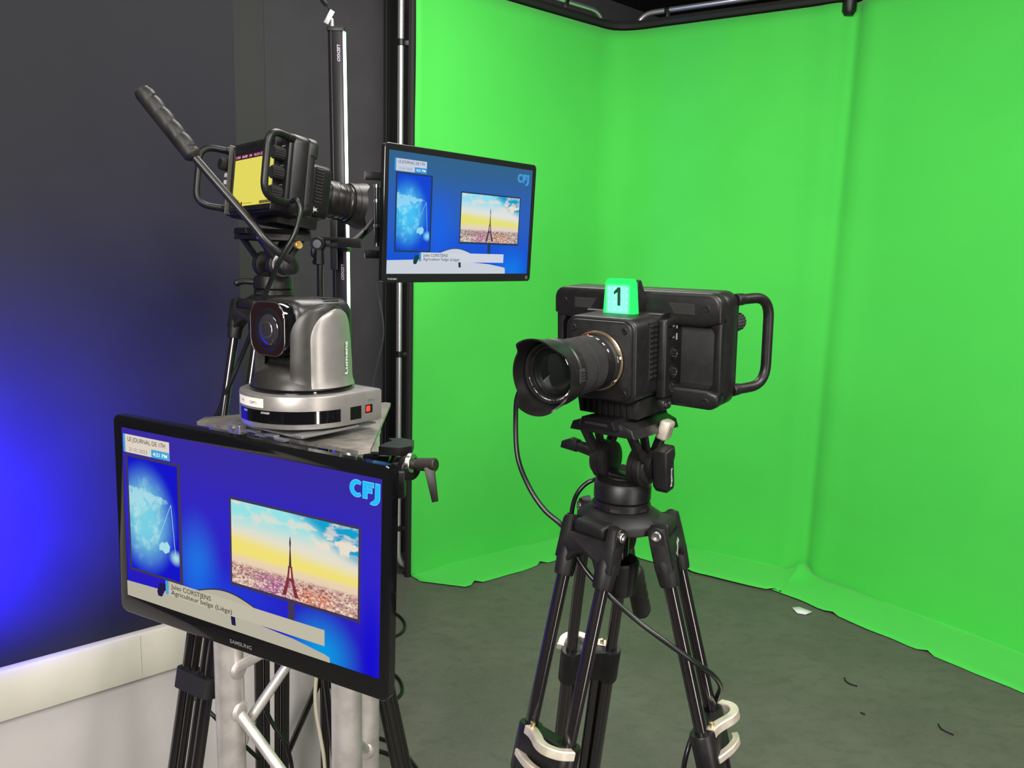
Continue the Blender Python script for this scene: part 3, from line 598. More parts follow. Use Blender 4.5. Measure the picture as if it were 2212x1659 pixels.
def pan_bar(root, inv, pts, r, grip, rg):
    m = MB(inv); m.tube(pts, r, 12, 8); b = m.build('pan_bar', mat('satin_black_bar', (.012, .011, .011), .36), root, 1.2)
    g0, g1 = Vector(grip[0]), Vector(grip[1]); g = MB(inv)
    def prof(u):
        if u < .04: return rg * (.65 + 8 * u)
        if u > .97: return rg * .9
        return rg * (1.0 - .0 * u)
    n = 60; side = Vector((.75, -.3, .6)); ax = (g1 - g0).normalized(); side = (side - ax * side.dot(ax)).normalized()
    bm = bmesh.new(); R = []; oth = ax.cross(side)
    for i in range(n + 1):
        u = i / n; p = g0.lerp(g1, u); row = []
        for k in range(20):
            a = 2 * math.pi * k / 20; bump_ = 0
            if .12 < u < .86: bump_ = -.10 * rg * max(0, math.cos(a)) * (abs(math.sin((u - .12) / .74 * math.pi * 4.0)) ** .5 * -1 + 1) * 2.2
            rr_ = prof(u) + bump_ + (.12 * rg * max(0, math.cos(a)) if .1 < u < .95 else 0); row.append(bm.verts.new(p + (side * math.cos(a) + oth * math.sin(a)) * rr_))
        R.append(row)
    for i in range(n):
        for k in range(20): bm.faces.new((R[i][k], R[i][(k + 1) % 20], R[i + 1][(k + 1) % 20], R[i + 1][k]))
    bm.faces.new(R[0][::-1]); bm.faces.new(R[-1]); bmesh.ops.recalc_face_normals(bm, faces=bm.faces[:]); g._put(bm)
    g.build('rubber_grip', mat('worn_rubber_grip', (.011, .0105, .0095), .5, 0, .25, 30, spec=.4), b, .8)
# near camera and tripod
AXN = (.1484, .972); ZN = 1.2370
tn = tripod('black twin tube tripod carrying the camera in front of the green backdrop', AXN, ZN, (226, 336, 97), 15.5, -.672, False, .259)
IN = Matrix.Translation((-AXN[0], -AXN[1], 0))
pan_bar(tn, IN, [at(1345, 1010, 1.02), at(1352, 1100, 1.07), at(1364, 1200, 1.12), at(1371, 1245, 1.145)], .0062, (at(1367, 1225, 1.135), at(1386, 1322, 1.19)), .0145)
MN = Matrix.Translation((.1515, .9877, 1.4487)) @ Matrix.Rotation(-.672, 4, 'Z') @ Matrix.Rotation(.0686, 4, 'X')
cn = studio_camera('black studio camera with lit green number one tally light', MN, .128, False)
tally_light(cn)
# far camera and tripod
RC = Vector((-.4993, 1.4954, 1.6961)); RF = Matrix.Rotation(-.778 + math.pi, 4, 'Z') @ Matrix.Rotation(.128, 4, 'X') @ Matrix.Rotation(.023, 4, 'Y')
MF = Matrix.Translation(RC - RF.to_3x3() @ Vector((0, .062, 0))) @ RF
cf = studio_camera('studio camera seen from behind with a yellow viewfinder screen', MF, .101, True)
AXF = at(590, 625, 1.52); ZF = AXF.z - .012
tf = tripod('tripod behind the truss holding the camera with the yellow viewfinder', (AXF.x, AXF.y), ZF, (240, 356, 112), 11.8, -.778 + math.pi, True, .36)
IFx = Matrix.Translation((-AXF.x, -AXF.y, 0))
pan_bar(tf, IFx, [at(628, 562, 1.44), at(600, 543, 1.42), at(570, 515, 1.41), at(540, 478, 1.41), at(412, 330, 1.41)], .0076, (at(421, 341, 1.41), at(306, 196, 1.41)), .0156)
# ================================================================== TRUSS STAND
ZP = 1.27; VA, VB, VC = atz(395, 905, ZP), atz(845, 868, ZP), atz(797, 978, ZP)
CT = (VA + VB + VC) / 3
ts = thing('truss_stand', 'triangular aluminium truss stand with a scuffed steel top plate', 'truss', (CT.x, CT.y, 0)); IT = Matrix.Translation((-CT.x, -CT.y, 0))
t = NT('scuffed_steel_plate'); c = t.coord(); f = t.noise(c, 16, 6, .75, 1.5); g = t.noise(t.mapv(c, (1, 3, 1)), 40, 5, .75, .5)
pc = t.mix(t.ss(f, .35, .7), (.36, .33, .29), (.17, .16, .145)); pc = t.mix(t.math('MULTIPLY', t.ss(g, .52, .70), .75), pc, (.07, .068, .064)); t.lk(pc, t.b.inputs['Base Color']); t.b.inputs['Metallic'].default_value = .5; t.b.inputs['Roughness'].default_value = .42; STP = t.m
def cut(p, q, k=.035): return p + (q - p).normalized() * k
poly = [cut(VA, VC), cut(VC, VA, .02), cut(VC, VB, .02), cut(VB, VC, .012), cut(VB, VA, .012), cut(VA, VB)]
m = MB(); lo = [m.bm.verts.new((p.x, p.y, ZP - .006)) for p in poly]; hi = [m.bm.verts.new((p.x, p.y, ZP)) for p in poly]
m.bm.faces.new(hi); m.bm.faces.new(lo[::-1])
for i in range(6): m.bm.faces.new((lo[i], lo[(i + 1) % 6], hi[(i + 1) % 6], hi[i]))
bmesh.ops.recalc_face_normals(m.bm, faces=m.bm.faces[:]); m.build('top_plate', STP, ts, M=IT)
CH = []
for v, k in ((VA, .160), (VB, .146), (VC, .142)):
    d = v - CT; d.z = 0; p = CT + d.normalized() * k; CH.append(Vector((p.x, p.y, 0)))
    m = MB(); m.cyl((p.x, p.y, .03), (p.x, p.y, ZP - .045), .025, n=32); ch = m.build('chord_tube', ALU, ts, M=IT)
    m = MB(); m.lathe([(.0255, ZP - .050), (.027, ZP - .046), (.027, ZP - .03), (.020, ZP - .026), (.020, ZP - .006)], Matrix.Translation((p.x, p.y, 0)), 28); m.build('chord_coupler', CHR, ch, M=IT)
    m = MB(); m.cyl((p.x, p.y, .0), (p.x, p.y, .03), .03, n=24); m.build('chord_foot', RUB, ch, M=IT)
def brace(p, za, q, zb):
    a = Vector((p.x, p.y, za)); b = Vector((q.x, q.y, zb)); d = (b - a).normalized(); m = MB()
    m.cyl(a + d * .020, b - d * .020, .0095, n=16); br = m.build('brace', ALU, ts, M=IT)
    for o, s in ((a, 1), (b, -1)):
        h = Vector((d.x, d.y, 0)).normalized() * s; m = MB(); m.lathe([(.0185, .0235), (.0165, .0265), (.0115, .029)], fit_frame(o + Vector((0, 0, d.z * s * .02)), h), 18); m.build('weld_bead', ALU, br, M=IT)
A_, B_, C_ = CH
zA1, zA2 = at(500, 1452, A_.y).z, at(512, 1515, A_.y).z
brace(A_, zA1, C_, zA1 + .19); brace(A_, zA2, C_, zA2 - .22)
brace(A_, zA2 - .40, C_, zA2 - .26)
zB = at(805, 1640, B_.y).z
brace(C_, zB + .22, B_, zB + .02); brace(C_, zB - .2, B_, zB - .02); brace(A_, .66, B_, .99); brace(A_, .60, B_, .28); brace(A_, .22, C_, .42)
# ================================================================== PTZ CAMERA
PX = Vector((-.340, 1.235, ZP + .010))
pz = thing('ptz_camera', 'silver and graphite pan tilt zoom camera on the truss top plate', 'camera', PX, (0, 0, -.62)); pz.scale = (1.04, 1.04, 1.04)
def dshape(r, yb, n=24, k=1.0):
    p = [(r * math.cos(math.pi + math.pi * i / n), r * math.sin(math.pi + math.pi * i / n)) for i in range(n + 1)]; return p + [(r * k, yb), (-r * k, yb)]
ZX = Matrix.Rotation(-math.pi / 2, 4, 'X')        # prism polygon (x,z)->(x,y) on the ground: use helper below
def flat(m, poly, z0, z1, bev=0, seg=2): m.prism([(x, y) for x, y in poly], -z1, -z0, bev, seg, Matrix(((1, 0, 0, 0), (0, 0, 1, 0), (0, -1, 0, 0), (0, 0, 0, 1)))); return m
m = MB(); flat(m, dshape(.095, .076), .008, .058, .004, 2); m.build('base_housing', PTZS, pz)
m = MB(); n = 30
for k in range(n):
    a0 = math.radians(250 + 105 * k / n); a1 = math.radians(250 + 105 * (k + 1) / n); r = .0956
    m.face([(r * math.cos(a0), r * math.sin(a0), .017), (r * math.cos(a1), r * math.sin(a1), .017), (r * math.cos(a1), r * math.sin(a1), .036), (r * math.cos(a0), r * math.sin(a0), .036)])
bmesh.ops.remove_doubles(m.bm, verts=m.bm.verts[:], dist=1e-6); m.build('indicator_window', GLB, pz)
def onring(name, s, ang, z, w, h, mt, par, bold=0):
    a = math.radians(ang); text(name, s, mt, par, Matrix.Translation((.0961 * math.cos(a), .0961 * math.sin(a), z)) @ Matrix.Rotation(a + math.pi / 2, 4, 'Z') @ FRONT, w, h, bold, 'CENTER')
onring('power_mark', 'POWER', 262, .0325, .009, .0028, WHT, pz); onring('standby_mark', 'STANDBY', 287, .0325, .015, .0030, WHT, pz)
m = MB()
for k in range(10):
    a0 = math.radians(247 + 38 * k / 10); a1 = math.radians(247 + 38 * (k + 1) / 10); r = .0958
    m.face([(r * math.cos(a0), r * math.sin(a0), .0395), (r * math.cos(a1), r * math.sin(a1), .0395), (r * math.cos(a1), r * math.sin(a1), .053), (r * math.cos(a0), r * math.sin(a0), .053)])
bmesh.ops.remove_doubles(m.bm, verts=m.bm.verts[:], dist=1e-6); st = m.build('name_sticker', mat('cream_sticker_paper', (.78, .73, .64), .6), pz); part_label(st, 'cream paper sticker reading CFJ CAM 5')
INK = mat('pencil_ink', (.10, .10, .11), .7)
onring('sticker_text', 'CFJ', 256, .0462, .008, .0042, INK, st); onring('sticker_text', 'CAM 5', 273, .0462, .015, .0045, INK, st)
SX = lambda y, z: Matrix.Translation((.0956, y, z)) @ Matrix.Rotation(math.pi / 2, 4, 'Z') @ FRONT
m = MB(); m.box((.095, .022, .026), (.0016, .022, .020), .0004, 1); m.build('sensor_window', mat('dark_ir_window', (.004, .006, .004), .05, coat=1), pz)
m = MB(); m.box((.095, .049, .029), (.0016, .015, .013), .0004, 1); sw = m.build('switch_recess', BLK, pz); m = MB(); m.box((.0958, .047, .029), (.003, .008, .009), .001, 1); part_label(m.build('service_switch', mat('red_switch', (.75, .05, .03), .4), sw), 'small red switch')
text('service_mark', 'SERVICE', INK, pz, SX(.046, .041), .013, .0026)
m = MB(); m.lathe([(.078, .056), (.0795, .058), (.0795, .062), (.077, .064)], n=48); m.build('swivel_ring', GLB, pz)
m = MB()                                                                 # turret: sloping skirt under the head
m.lathe([(.077, .0635), (.076, .069), (.070, .082), (.060, .092), (.052, .097)], n=48); m.build('turret', PTZD, pz)
m = MB(); m.prism([(-.05, .088), (.05, .088), (.05, .112), (-.05, .112)], -.034, .04, .006); m.build('yoke_floor', PTZD, pz)
arm = [(-.034, .064), (.036, .064), (.036, .145)] + [(.002 + .034 * math.cos(a), .150 + .040 * math.sin(a)) for a in [math.pi * k / 12 for k in range(13)]] + [(-.032, .145)]
YZ = lambda s: Matrix(((0, s, 0, 0), (1, 0, 0, 0), (0, 0, 1, 0), (0, 0, 0, 1)))   # polygon (y,z), thickness along x
def shell(s, a0, a1, z0, zc, zt, rf, th):                              # curved yoke cover hugging the turret cylinder, arched at the top
    m = MB(); nz, na = 26, 18; grid = []
    for i in range(nz + 1):
        z = z0 + (zt - z0) * (1 - math.cos(math.pi / 2 * i / nz)) if False else z0 + (zt - z0) * math.sin(math.pi / 2 * i / nz)
        k = 1.0 if z < zc else math.sqrt(max(0.0, 1 - ((z - zc) / (zt - zc)) ** 2))
        row = []
        for j in range(na + 1):
            mid_ = (a0 + a1) / 2; a = math.radians(mid_ + (a1 - a0) / 2 * k * (2 * j / na - 1)); e = min(1.0, 4.5 * min(j, na - j) / na) ** .5
            r = rf(z) - (th * (1 - e)) - th * .9 * max(0.0, 1 - (zt - z) / .012) ** 2; row.append((s * r * math.cos(a), r * math.sin(a), z))
        grid.append(row)
    G = [[m.bm.verts.new(p) for p in r] for r in grid]
    I = [[m.bm.verts.new((p[0] * .80, p[1] * .80, p[2])) for p in r] for r in grid]
    for i in range(nz):
        for j in range(na):
            m.bm.faces.new((G[i][j], G[i][j + 1], G[i + 1][j + 1], G[i + 1][j])); m.bm.faces.new((I[i][j], I[i + 1][j], I[i + 1][j + 1], I[i][j + 1]))
        for j in (0, na): m.bm.faces.new((G[i][j], G[i + 1][j], I[i + 1][j], I[i][j]))
    for j in range(na): m.bm.faces.new((G[0][j], G[0][j + 1], I[0][j + 1], I[0][j]))
    bmesh.ops.remove_doubles(m.bm, verts=m.bm.verts[:], dist=1e-5); bmesh.ops.recalc_face_normals(m.bm, faces=m.bm.faces[:]); return m
for s in (-1, 1):
    m = MB(); m.prism([(y, z) for y, z in arm], .046, .062, .004, 3, YZ(s)); ar = m.build('yoke_arm', PTZD, pz)
    flare = lambda z: .0745 + .0050 * math.exp(-(z - .064) / .007) - .006 * max(0, (z - .10) / .09)
    sh = shell(s, -54, 50, .064, .140, .190, lambda z: flare(z) - .001, .003).build('graphite_shell', PTZD, ar, .7)
    cv = shell(s, -30, 48, .066, .135, .183, lambda z: flare(z) + .0022, .003).build('silver_cover', PTZS, ar, .9)
    if s > 0: text('maker_mark', 'Lumens', mat('silver_lettering', (.72, .72, .70), .4), cv, Matrix.Translation((.0748, .0245, .084)) @ Matrix.Rotation(math.pi / 2 + .32, 4, 'Z') @ FRONT @ Matrix.Rotation(math.pi / 2, 4, 'Z'), .050, .0085, .03)
m = MB(); m.prism(rr(.092, .084, .024, 6, 0, .154), -.046, .066, .014, 4); hd = m.build('camera_head', mat('black_satin_head', (.013, .013, .013), .36), pz)
for k in range(6): MB().box((.010 + k * .006, .030, .1962), (.0025, .03, .0012)).build('head_vent', RUB, hd)
m = MB(); m.prism(rr(.080, .080, .024, 7, 0, .152), -.064, -.042, .003, 2); ff = m.build('lens_bezel', GLB, pz)
m = MB(); m.prism(rr(.078, .078, .023, 7, 0, .152), -.0652, -.0635, .0006, 1); m.build('face_glass', mat('dark_red_face_glass', (.012, .004, .004), .05, coat=1), ff)
m = MB(); m.tube([(x, -.0645, z) for x, z in rr(.0795, .0795, .024, 7, 0, .152)] + [(rr(.0795, .0795, .024, 7, 0, .152)[0][0], -.0645, rr(.0795, .0795, .024, 7, 0, .152)[0][1])], .0008, 6); m.build('chrome_edge', STL, ff)
m = MB(LM((.004, -.0645, .151))); m.lathe([(.032, .0008), (.0305, .0014), (.0275, .0012), (.0235, .0010), (.0235, .0004)], n=40); m.build('lens_ring', BLK, ff)
m = MB(LM((.004, -.0645, .151))); m.lathe([(.0232, .0008)] + [(.0232 * math.cos(k * math.pi / 14), .0008 + .004 * math.sin(k * math.pi / 14)) for k in range(1, 7)] + [(.0001, .0048)], n=36, cap=False); m.build('lens_glass', mat('violet_coated_glass', (.05, .045, .055), .05, .5, coat=1), ff)
m = MB(LM((.004, -.0688, .151))); m.lathe([(.013, -.0005), (.0125, .0006), (.010, .0008)], n=30, cap=False); m.build('lens_inner_ring', STL, ff)
# mounting bracket under the base
m = MB(); m.box((.0, .0, .001), (.170, .150, .003), .0008, 1); m.box((-.050, -.086, -.003), (.030, .012, .014), .001, 1); m.box((.080, -.022, .003), (.022, .11, .004), .0008, 1)
for k in range(5): m.box((-.034 + k * .022, -.084, -.004 + .003 * (k % 2)), (.022, .010, .0025), 0, 1, Matrix.Identity(4))
mbk = m.build('mount_bracket', mat('grey_bracket_steel', (.42, .42, .42), .38, .8), pz)
m = MB(LM((-.052, -.0925, -.002))); m.lathe([(.004, 0), (.004, .0012), (.0025, .002), (.001, .0015)], n=14); m.build('bracket_screw', mat('brass_pin', (.6, .5, .25), .3, .9), mbk)
m = MB(); m.tube([(.06, .076, .03), (.066, .084, .034), (.078, .086, .026), (.074, .082, .014), (.062, .084, .016), (.066, .090, .030)], .0042, 8, 5); m.build('rear_cable_plug', CAB, pz)
# ================================================================== SCREENS
def screen_gfx(sc, W, h, ov, pal, pre, yf):
    def U(u, v): u = .5 + (u - .5) * ov; v = .5 + (v - .5) * ov; return (max(-.5, min(.5, u - .5)) * W, (.5 - max(0, min(1, v))) * h)
    def poly(name, pts, mt, k): return MB().face([(x, yf - k * .00035, z) for x, z in [U(*p) for p in pts]]).build(name, mt, sc)
    def rect(name, u0, v0, u1, v1, mt, k): return poly(name, [(u0, v0), (u1, v0), (u1, v1), (u0, v1)], mt, k)
    def txt(name, s, u0, v1, u1, v0, mt, k, bold=.0):
        a = U(u0, v1); b = U(u1, v0); return text(name, s, mt, sc, Matrix.Translation((a[0], yf - k * .00035, a[1])) @ FRONT, b[0] - a[0], b[1] - a[1], bold)
    E = lambda n, c, s=1.0: em(pre + n, srgb(*c), s)
    WH, CY_, DK, FRM = E('white', pal['white']), E('cyan', pal['cyan']), E('ink', pal['ink']), E('frame', pal['frame'])
    rect('header_box', .042, .058, .229, .157, WH, 1); rect('header_stripe', .033, .058, .042, .157, CY_, 1); rect('time_box', .154, .114, .229, .157, CY_, 2)
    txt('headline_text', 'LE JOURNAL DE 17H', .055, .101, .214, .070, DK, 3, .004); txt('date_text', '31.01.2023', .060, .146, .137, .126, E('dateink', pal['dateink']), 3); txt('time_text', '4:21 PM', .162, .146, .221, .126, E('timewhite', (240, 248, 250)), 3, .02)
    # left tall screen with the world map
    rect('map_frame', .042, .166, .270, .818, FRM, 1)
    u0, v0, u1, v1 = .051, .178, .259, .803
    x0, z0 = U(u0, v1); x1, z1 = U(u1, v0)
    t = NT(pre + 'map'); o = t.sep(t.coord()); uu = t.math('DIVIDE', t.math('SUBTRACT', o[0], x0), x1 - x0); vv = t.math('DIVIDE', t.math('SUBTRACT', z1, o[2]), z1 - z0)
    dd = t.math('SQRT', t.math('ADD', t.math('POWER', t.math('MULTIPLY', t.math('SUBTRACT', uu, .32), .9), 2), t.math('POWER', t.math('MULTIPLY', t.math('SUBTRACT', vv, .52), 1.15), 2)))
    cc = t.mix(t.ss(dd, .12, .62), srgb(*pal['map_mid']), srgb(*pal['map_dark'])); nz = t.noise(t.mapv(t.coord(), (1, 1, 1)), 45, 4, .6); cc = t.mix(t.math('MULTIPLY', t.ss(nz, .45, .7), t.ss(dd, .5, .2)), cc, srgb(*pal['map_lite']))
    dl = t.math('SQRT', t.math('ADD', t.math('POWER', t.math('SUBTRACT', uu, .93), 2), t.math('POWER', t.math('MULTIPLY', t.math('SUBTRACT', vv, .80), 1.9), 2))); cc = t.mix(t.ss(dl, .16, .0), cc, srgb(*pal['map_lite']))
    n5 = t.noise(t.mapv(t.coord(), (1, 1, 1.2)), 70, 6, .62, .4); reg = t.math('MULTIPLY', t.math('MULTIPLY', t.ss(t.math('SUBTRACT', vv, t.math('MULTIPLY', uu, .10)), .20, .27), t.ss(t.math('ADD', vv, t.math('MULTIPLY', uu, .14)), .52, .40)), t.ss(uu, .97, .80))
    cc = t.mix(t.math('MULTIPLY', t.ss(t.math('ADD', n5, t.math('MULTIPLY', reg, .45)), .74, .90), .85), cc, srgb(*pal['land']))
    rect('map_picture', u0, v0, u1, v1, t.emit(cc, 1), 2)
    L2 = lambda a, b: (u0 + (u1 - u0) * a, v0 + (v1 - v0) * b)
    poly('map_continent', [L2(*p) for p in [(.60, .72), (.66, .685), (.72, .69), (.76, .67), (.82, .71), (.80, .76), (.72, .785), (.66, .76), (.60, .765)]], E('land', pal['land']), 3)
    for a, b in (((.86, .34), (.56, .70)), ((.86, .34), (.93, .80))): 
        (ax_, ay_), (bx_, by_) = L2(*a), L2(*b); poly('map_line', [(ax_, ay_), (ax_ + .002, ay_), (bx_ + .002, by_), (bx_, by_)], E('land', pal['land']), 4)
    # city picture
    rect('picture_frame', .461, .268, .912, .729, FRM, 1); rect('picture_stand', .672, .729, .694, .82, FRM, 1)
    u0, v0, u1, v1 = .468, .280, .905, .712
    x0, z0 = U(u0, v1); x1, z1 = U(u1, v0)
    t = NT(pre + 'city'); cdn = t.coord(); o = t.sep(cdn); uu = t.math('DIVIDE', t.math('SUBTRACT', o[0], x0), x1 - x0); vv = t.math('DIVIDE', t.math('SUBTRACT', z1, o[2]), z1 - z0)
    n1 = t.noise(t.mapv(cdn, (1, 1, 2.6)), 22, 5, .6, .3); n2 = t.noise(cdn, 46, 4, .6); n3 = t.noise(t.mapv(cdn, (1, 1, 2)), 150, 3, .75); n4 = t.noise(t.mapv(cdn, (1, 1, 3)), 400, 2, .7)
    sky = t.mix(t.ss(vv, .10, .42), srgb(*pal['sky_top']), srgb(*pal['sky_mid'])); sky = t.mix(t.ss(t.math('SUBTRACT', vv, t.math('MULTIPLY', uu, .12)), .30, .50), sky, srgb(*pal['sky_yel'])); sky = t.mix(t.ss(vv, .60, .70), sky, srgb(*pal['sky_hor']))
    blue = t.math('MULTIPLY', t.ss(t.math('SUBTRACT', t.math('ADD', vv, .0), t.math('MULTIPLY', t.math('SUBTRACT', uu, .55), .95)), .12, -.12), t.ss(vv, .48, .3)); sky = t.mix(blue, sky, srgb(*pal['sky_blue'])); 
    cl = t.math('MULTIPLY', t.ss(n1, .50, .62), t.math('MULTIPLY', t.ss(vv, .45, .2), .7)); sky = t.mix(cl, sky, srgb(*pal['cloud']))
    cl2 = t.math('MULTIPLY', t.ss(n2, .50, .56), t.math('MULTIPLY', t.ss(uu, .6, .75), t.math('MULTIPLY', t.ss(vv, .12, .2), t.ss(vv, .38, .3)))); sky = t.mix(cl2, sky, srgb(*pal['cloud']))
    cty = t.mix(t.ss(n3, .40, .62), srgb(*pal['city_a']), srgb(*pal['city_b'])); cty = t.mix(t.math('MULTIPLY', t.ss(n4, .52, .60), .85), cty, srgb(*pal['city_c']))
    mg = t.math('MULTIPLY', t.ss(t.math('ABSOLUTE', t.math('SUBTRACT', uu, .36), 0), .22, .05), t.ss(vv, .74, .86)); cty = t.mix(t.math('MULTIPLY', mg, .55), cty, srgb(*pal['city_mag']))
    og = t.math('MULTIPLY', t.ss(t.math('ABSOLUTE', t.math('SUBTRACT', uu, .68), 0), .2, .05), t.ss(vv, .76, .9)); cty = t.mix(t.math('MULTIPLY', og, .55), cty, srgb(*pal['city_org']))
    vo = t.n('ShaderNodeTexVoronoi'); t.lk(t.mapv(cdn, (1, .01, 1.8)), vo.inputs['Vector']); vo.inputs['Scale'].default_value = 270; vc = t.sep(vo.outputs['Color'])
    cty = t.mix(t.math('MULTIPLY', t.ss(vc[0], .55, .6), t.math('MULTIPLY', t.ss(vv, .78, .9), .6)), cty, srgb(*pal['city_c'])); cty = t.mix(t.math('MULTIPLY', t.ss(vc[1], .70, .75), t.math('MULTIPLY', t.ss(vv, .74, .8), .55)), cty, srgb(*pal['tower']))
    full = t.mix(t.ss(t.math('ADD', vv, t.math('MULTIPLY', t.math('SUBTRACT', n3, .5), .05)), .715, .77), sky, cty)
    rect('city_picture', u0, v0, u1, v1, t.emit(full, 1), 2)
    K = E('tower', pal['tower']); cu = .487
    P_ = lambda a, b: (u0 + (u1 - u0) * a, v0 + (v1 - v0) * b)
    poly('tower', [P_(cu - .002, .27), P_(cu + .002, .27), P_(cu + .007, .34), P_(cu + .004, .40), P_(cu + .010, .62), P_(cu - .010, .62), P_(cu - .004, .40), P_(cu - .007, .34)], E('towertop', pal['tower_top']), 3)
    for s in (-1, 1):
        poly('tower_leg', [P_(cu + s * .002, .62), P_(cu + s * .015, .62), P_(cu + s * .026, .76), P_(cu + s * .010, .76)], K, 3); poly('tower_leg', [P_(cu + s * .008, .78), P_(cu + s * .028, .78), P_(cu + s * .066, .97), P_(cu + s * .034, .97)], K, 3)
    poly('tower_deck', [P_(cu - .03, .755), P_(cu + .03, .755), P_(cu + .032, .785), P_(cu - .032, .785)], K, 3); poly('tower_deck', [P_(cu - .018, .615), P_(cu + .018, .615), P_(cu + .018, .632), P_(cu - .018, .632)], K, 3)
    # desk, name strap, logo
    DSK = E('desk', pal['desk'])
    arc = [(.333 + .217 * k / 16, .818 - .040 * math.sin(math.pi * k / 16)) for k in range(17)]
    poly('desk_arc_edge', [(a - .0, b - .006) for a, b in arc] + [(.56, .83), (.32, .83)], DK, 1); poly('desk_arc', arc + [(.55, .84), (.333, .84)], DSK, 2)
    poly('desk_front', [(-.03, .888), (.20, .878), (.21, .86), (.42, .84), (.576, .899), (.69, .912), (.80, .940), (.814, .948), (.816, 1.03), (-.03, 1.03)], DSK, 2)
    poly('desk_leg', [(.172, .84), (.204, .84), (.204, .872), (.196, .872), (.180, .918), (.164, .918), (.160, .895)], E('deskleg', pal['deskleg']), 3); poly('desk_slot', [(.461, .898), (.478, .898), (.480, .944), (.464, .944)], E('deskleg', pal['deskleg']), 4)
    rect('name_strap', .210, .816, .798, .897, E('strap', pal['strap']), 3); rect('name_stripe', .198, .816, .210, .893, CY_, 4)
    txt('name_text', 'Jules CORSTJENS', .222, .860, .385, .826, DK, 5, .006); txt('caption_text', 'Agriculteur belge (Liège)', .222, .894, .467, .860, DK, 5, .006)
    # logo letters: C, F and a J with a hooked tail, pale outline under a cyan face
    def logo(grow, mt, k):
        lu = lambda x, y: (.8775 + x * .0250, .052 + y * .072)
        g = grow; Cp = []
        for q in range(15): a = math.radians(50 + 260 * q / 14); Cp.append((.86 + (.86 + g) * math.cos(a), .51 - (.53 + g) * math.sin(a)))
        for q in range(15): a = math.radians(310 - 260 * q / 14); Cp.append((1.00 + (.52 - g) * math.cos(a), .51 - (.33 - g) * math.sin(a)))
        poly('logo_letter', [lu(*p) for p in Cp], mt, k)
        poly('logo_letter', [lu(*p) for p in [(1.62 - g, 0 - g), (2.93 + g, 0 - g), (2.93 + g, .25 + g), (2.15 + g, .25 + g), (2.15 + g, .39 - g), (2.74 + g, .39 - g), (2.74 + g, .63 + g), (2.15 + g, .63 + g), (2.15 + g, 1.02 + g), (1.62 - g, 1.02 + g)]], mt, k)
        poly('logo_letter', [lu(*p) for p in [(3.16 - g, 0 - g), (3.68 + g, 0 - g), (3.68 + g, .95), (3.60 + g, 1.12), (3.36, 1.28 + g), (3.0, 1.35 + g), (2.56 - g, 1.32 + g), (2.56 - g, 1.25), (2.90, 1.14 - g), (3.12 - g, .96)]], mt, k)
    logo(.05, E('logo_edge', pal['logo_edge']), 4); logo(0, E('logo', pal['logo']), 5)
def bg_mat(name, W, h, stops, blobs):
    t = NT(name); o = t.sep(t.coord()); u = t.math('ADD', t.math('DIVIDE', o[0], W), .5); v = t.math('SUBTRACT', .5, t.math('DIVIDE', o[2], h))
    c = t.mix(t.ss(v, 0, .45), srgb(*stops[0]), srgb(*stops[1])); c = t.mix(t.ss(v, .45, 1), c, srgb(*stops[2]))
    for bu, bv, ru, rv, col, k in blobs:
        d = t.math('SQRT', t.math('ADD', t.math('POWER', t.math('DIVIDE', t.math('SUBTRACT', u, bu), ru), 2), t.math('POWER', t.math('DIVIDE', t.math('SUBTRACT', v, bv), rv), 2)))
        c = t.mix(t.math('MULTIPLY', t.ss(d, 1, 0), k), c, srgb(*col))
    return t.emit(c, 1)
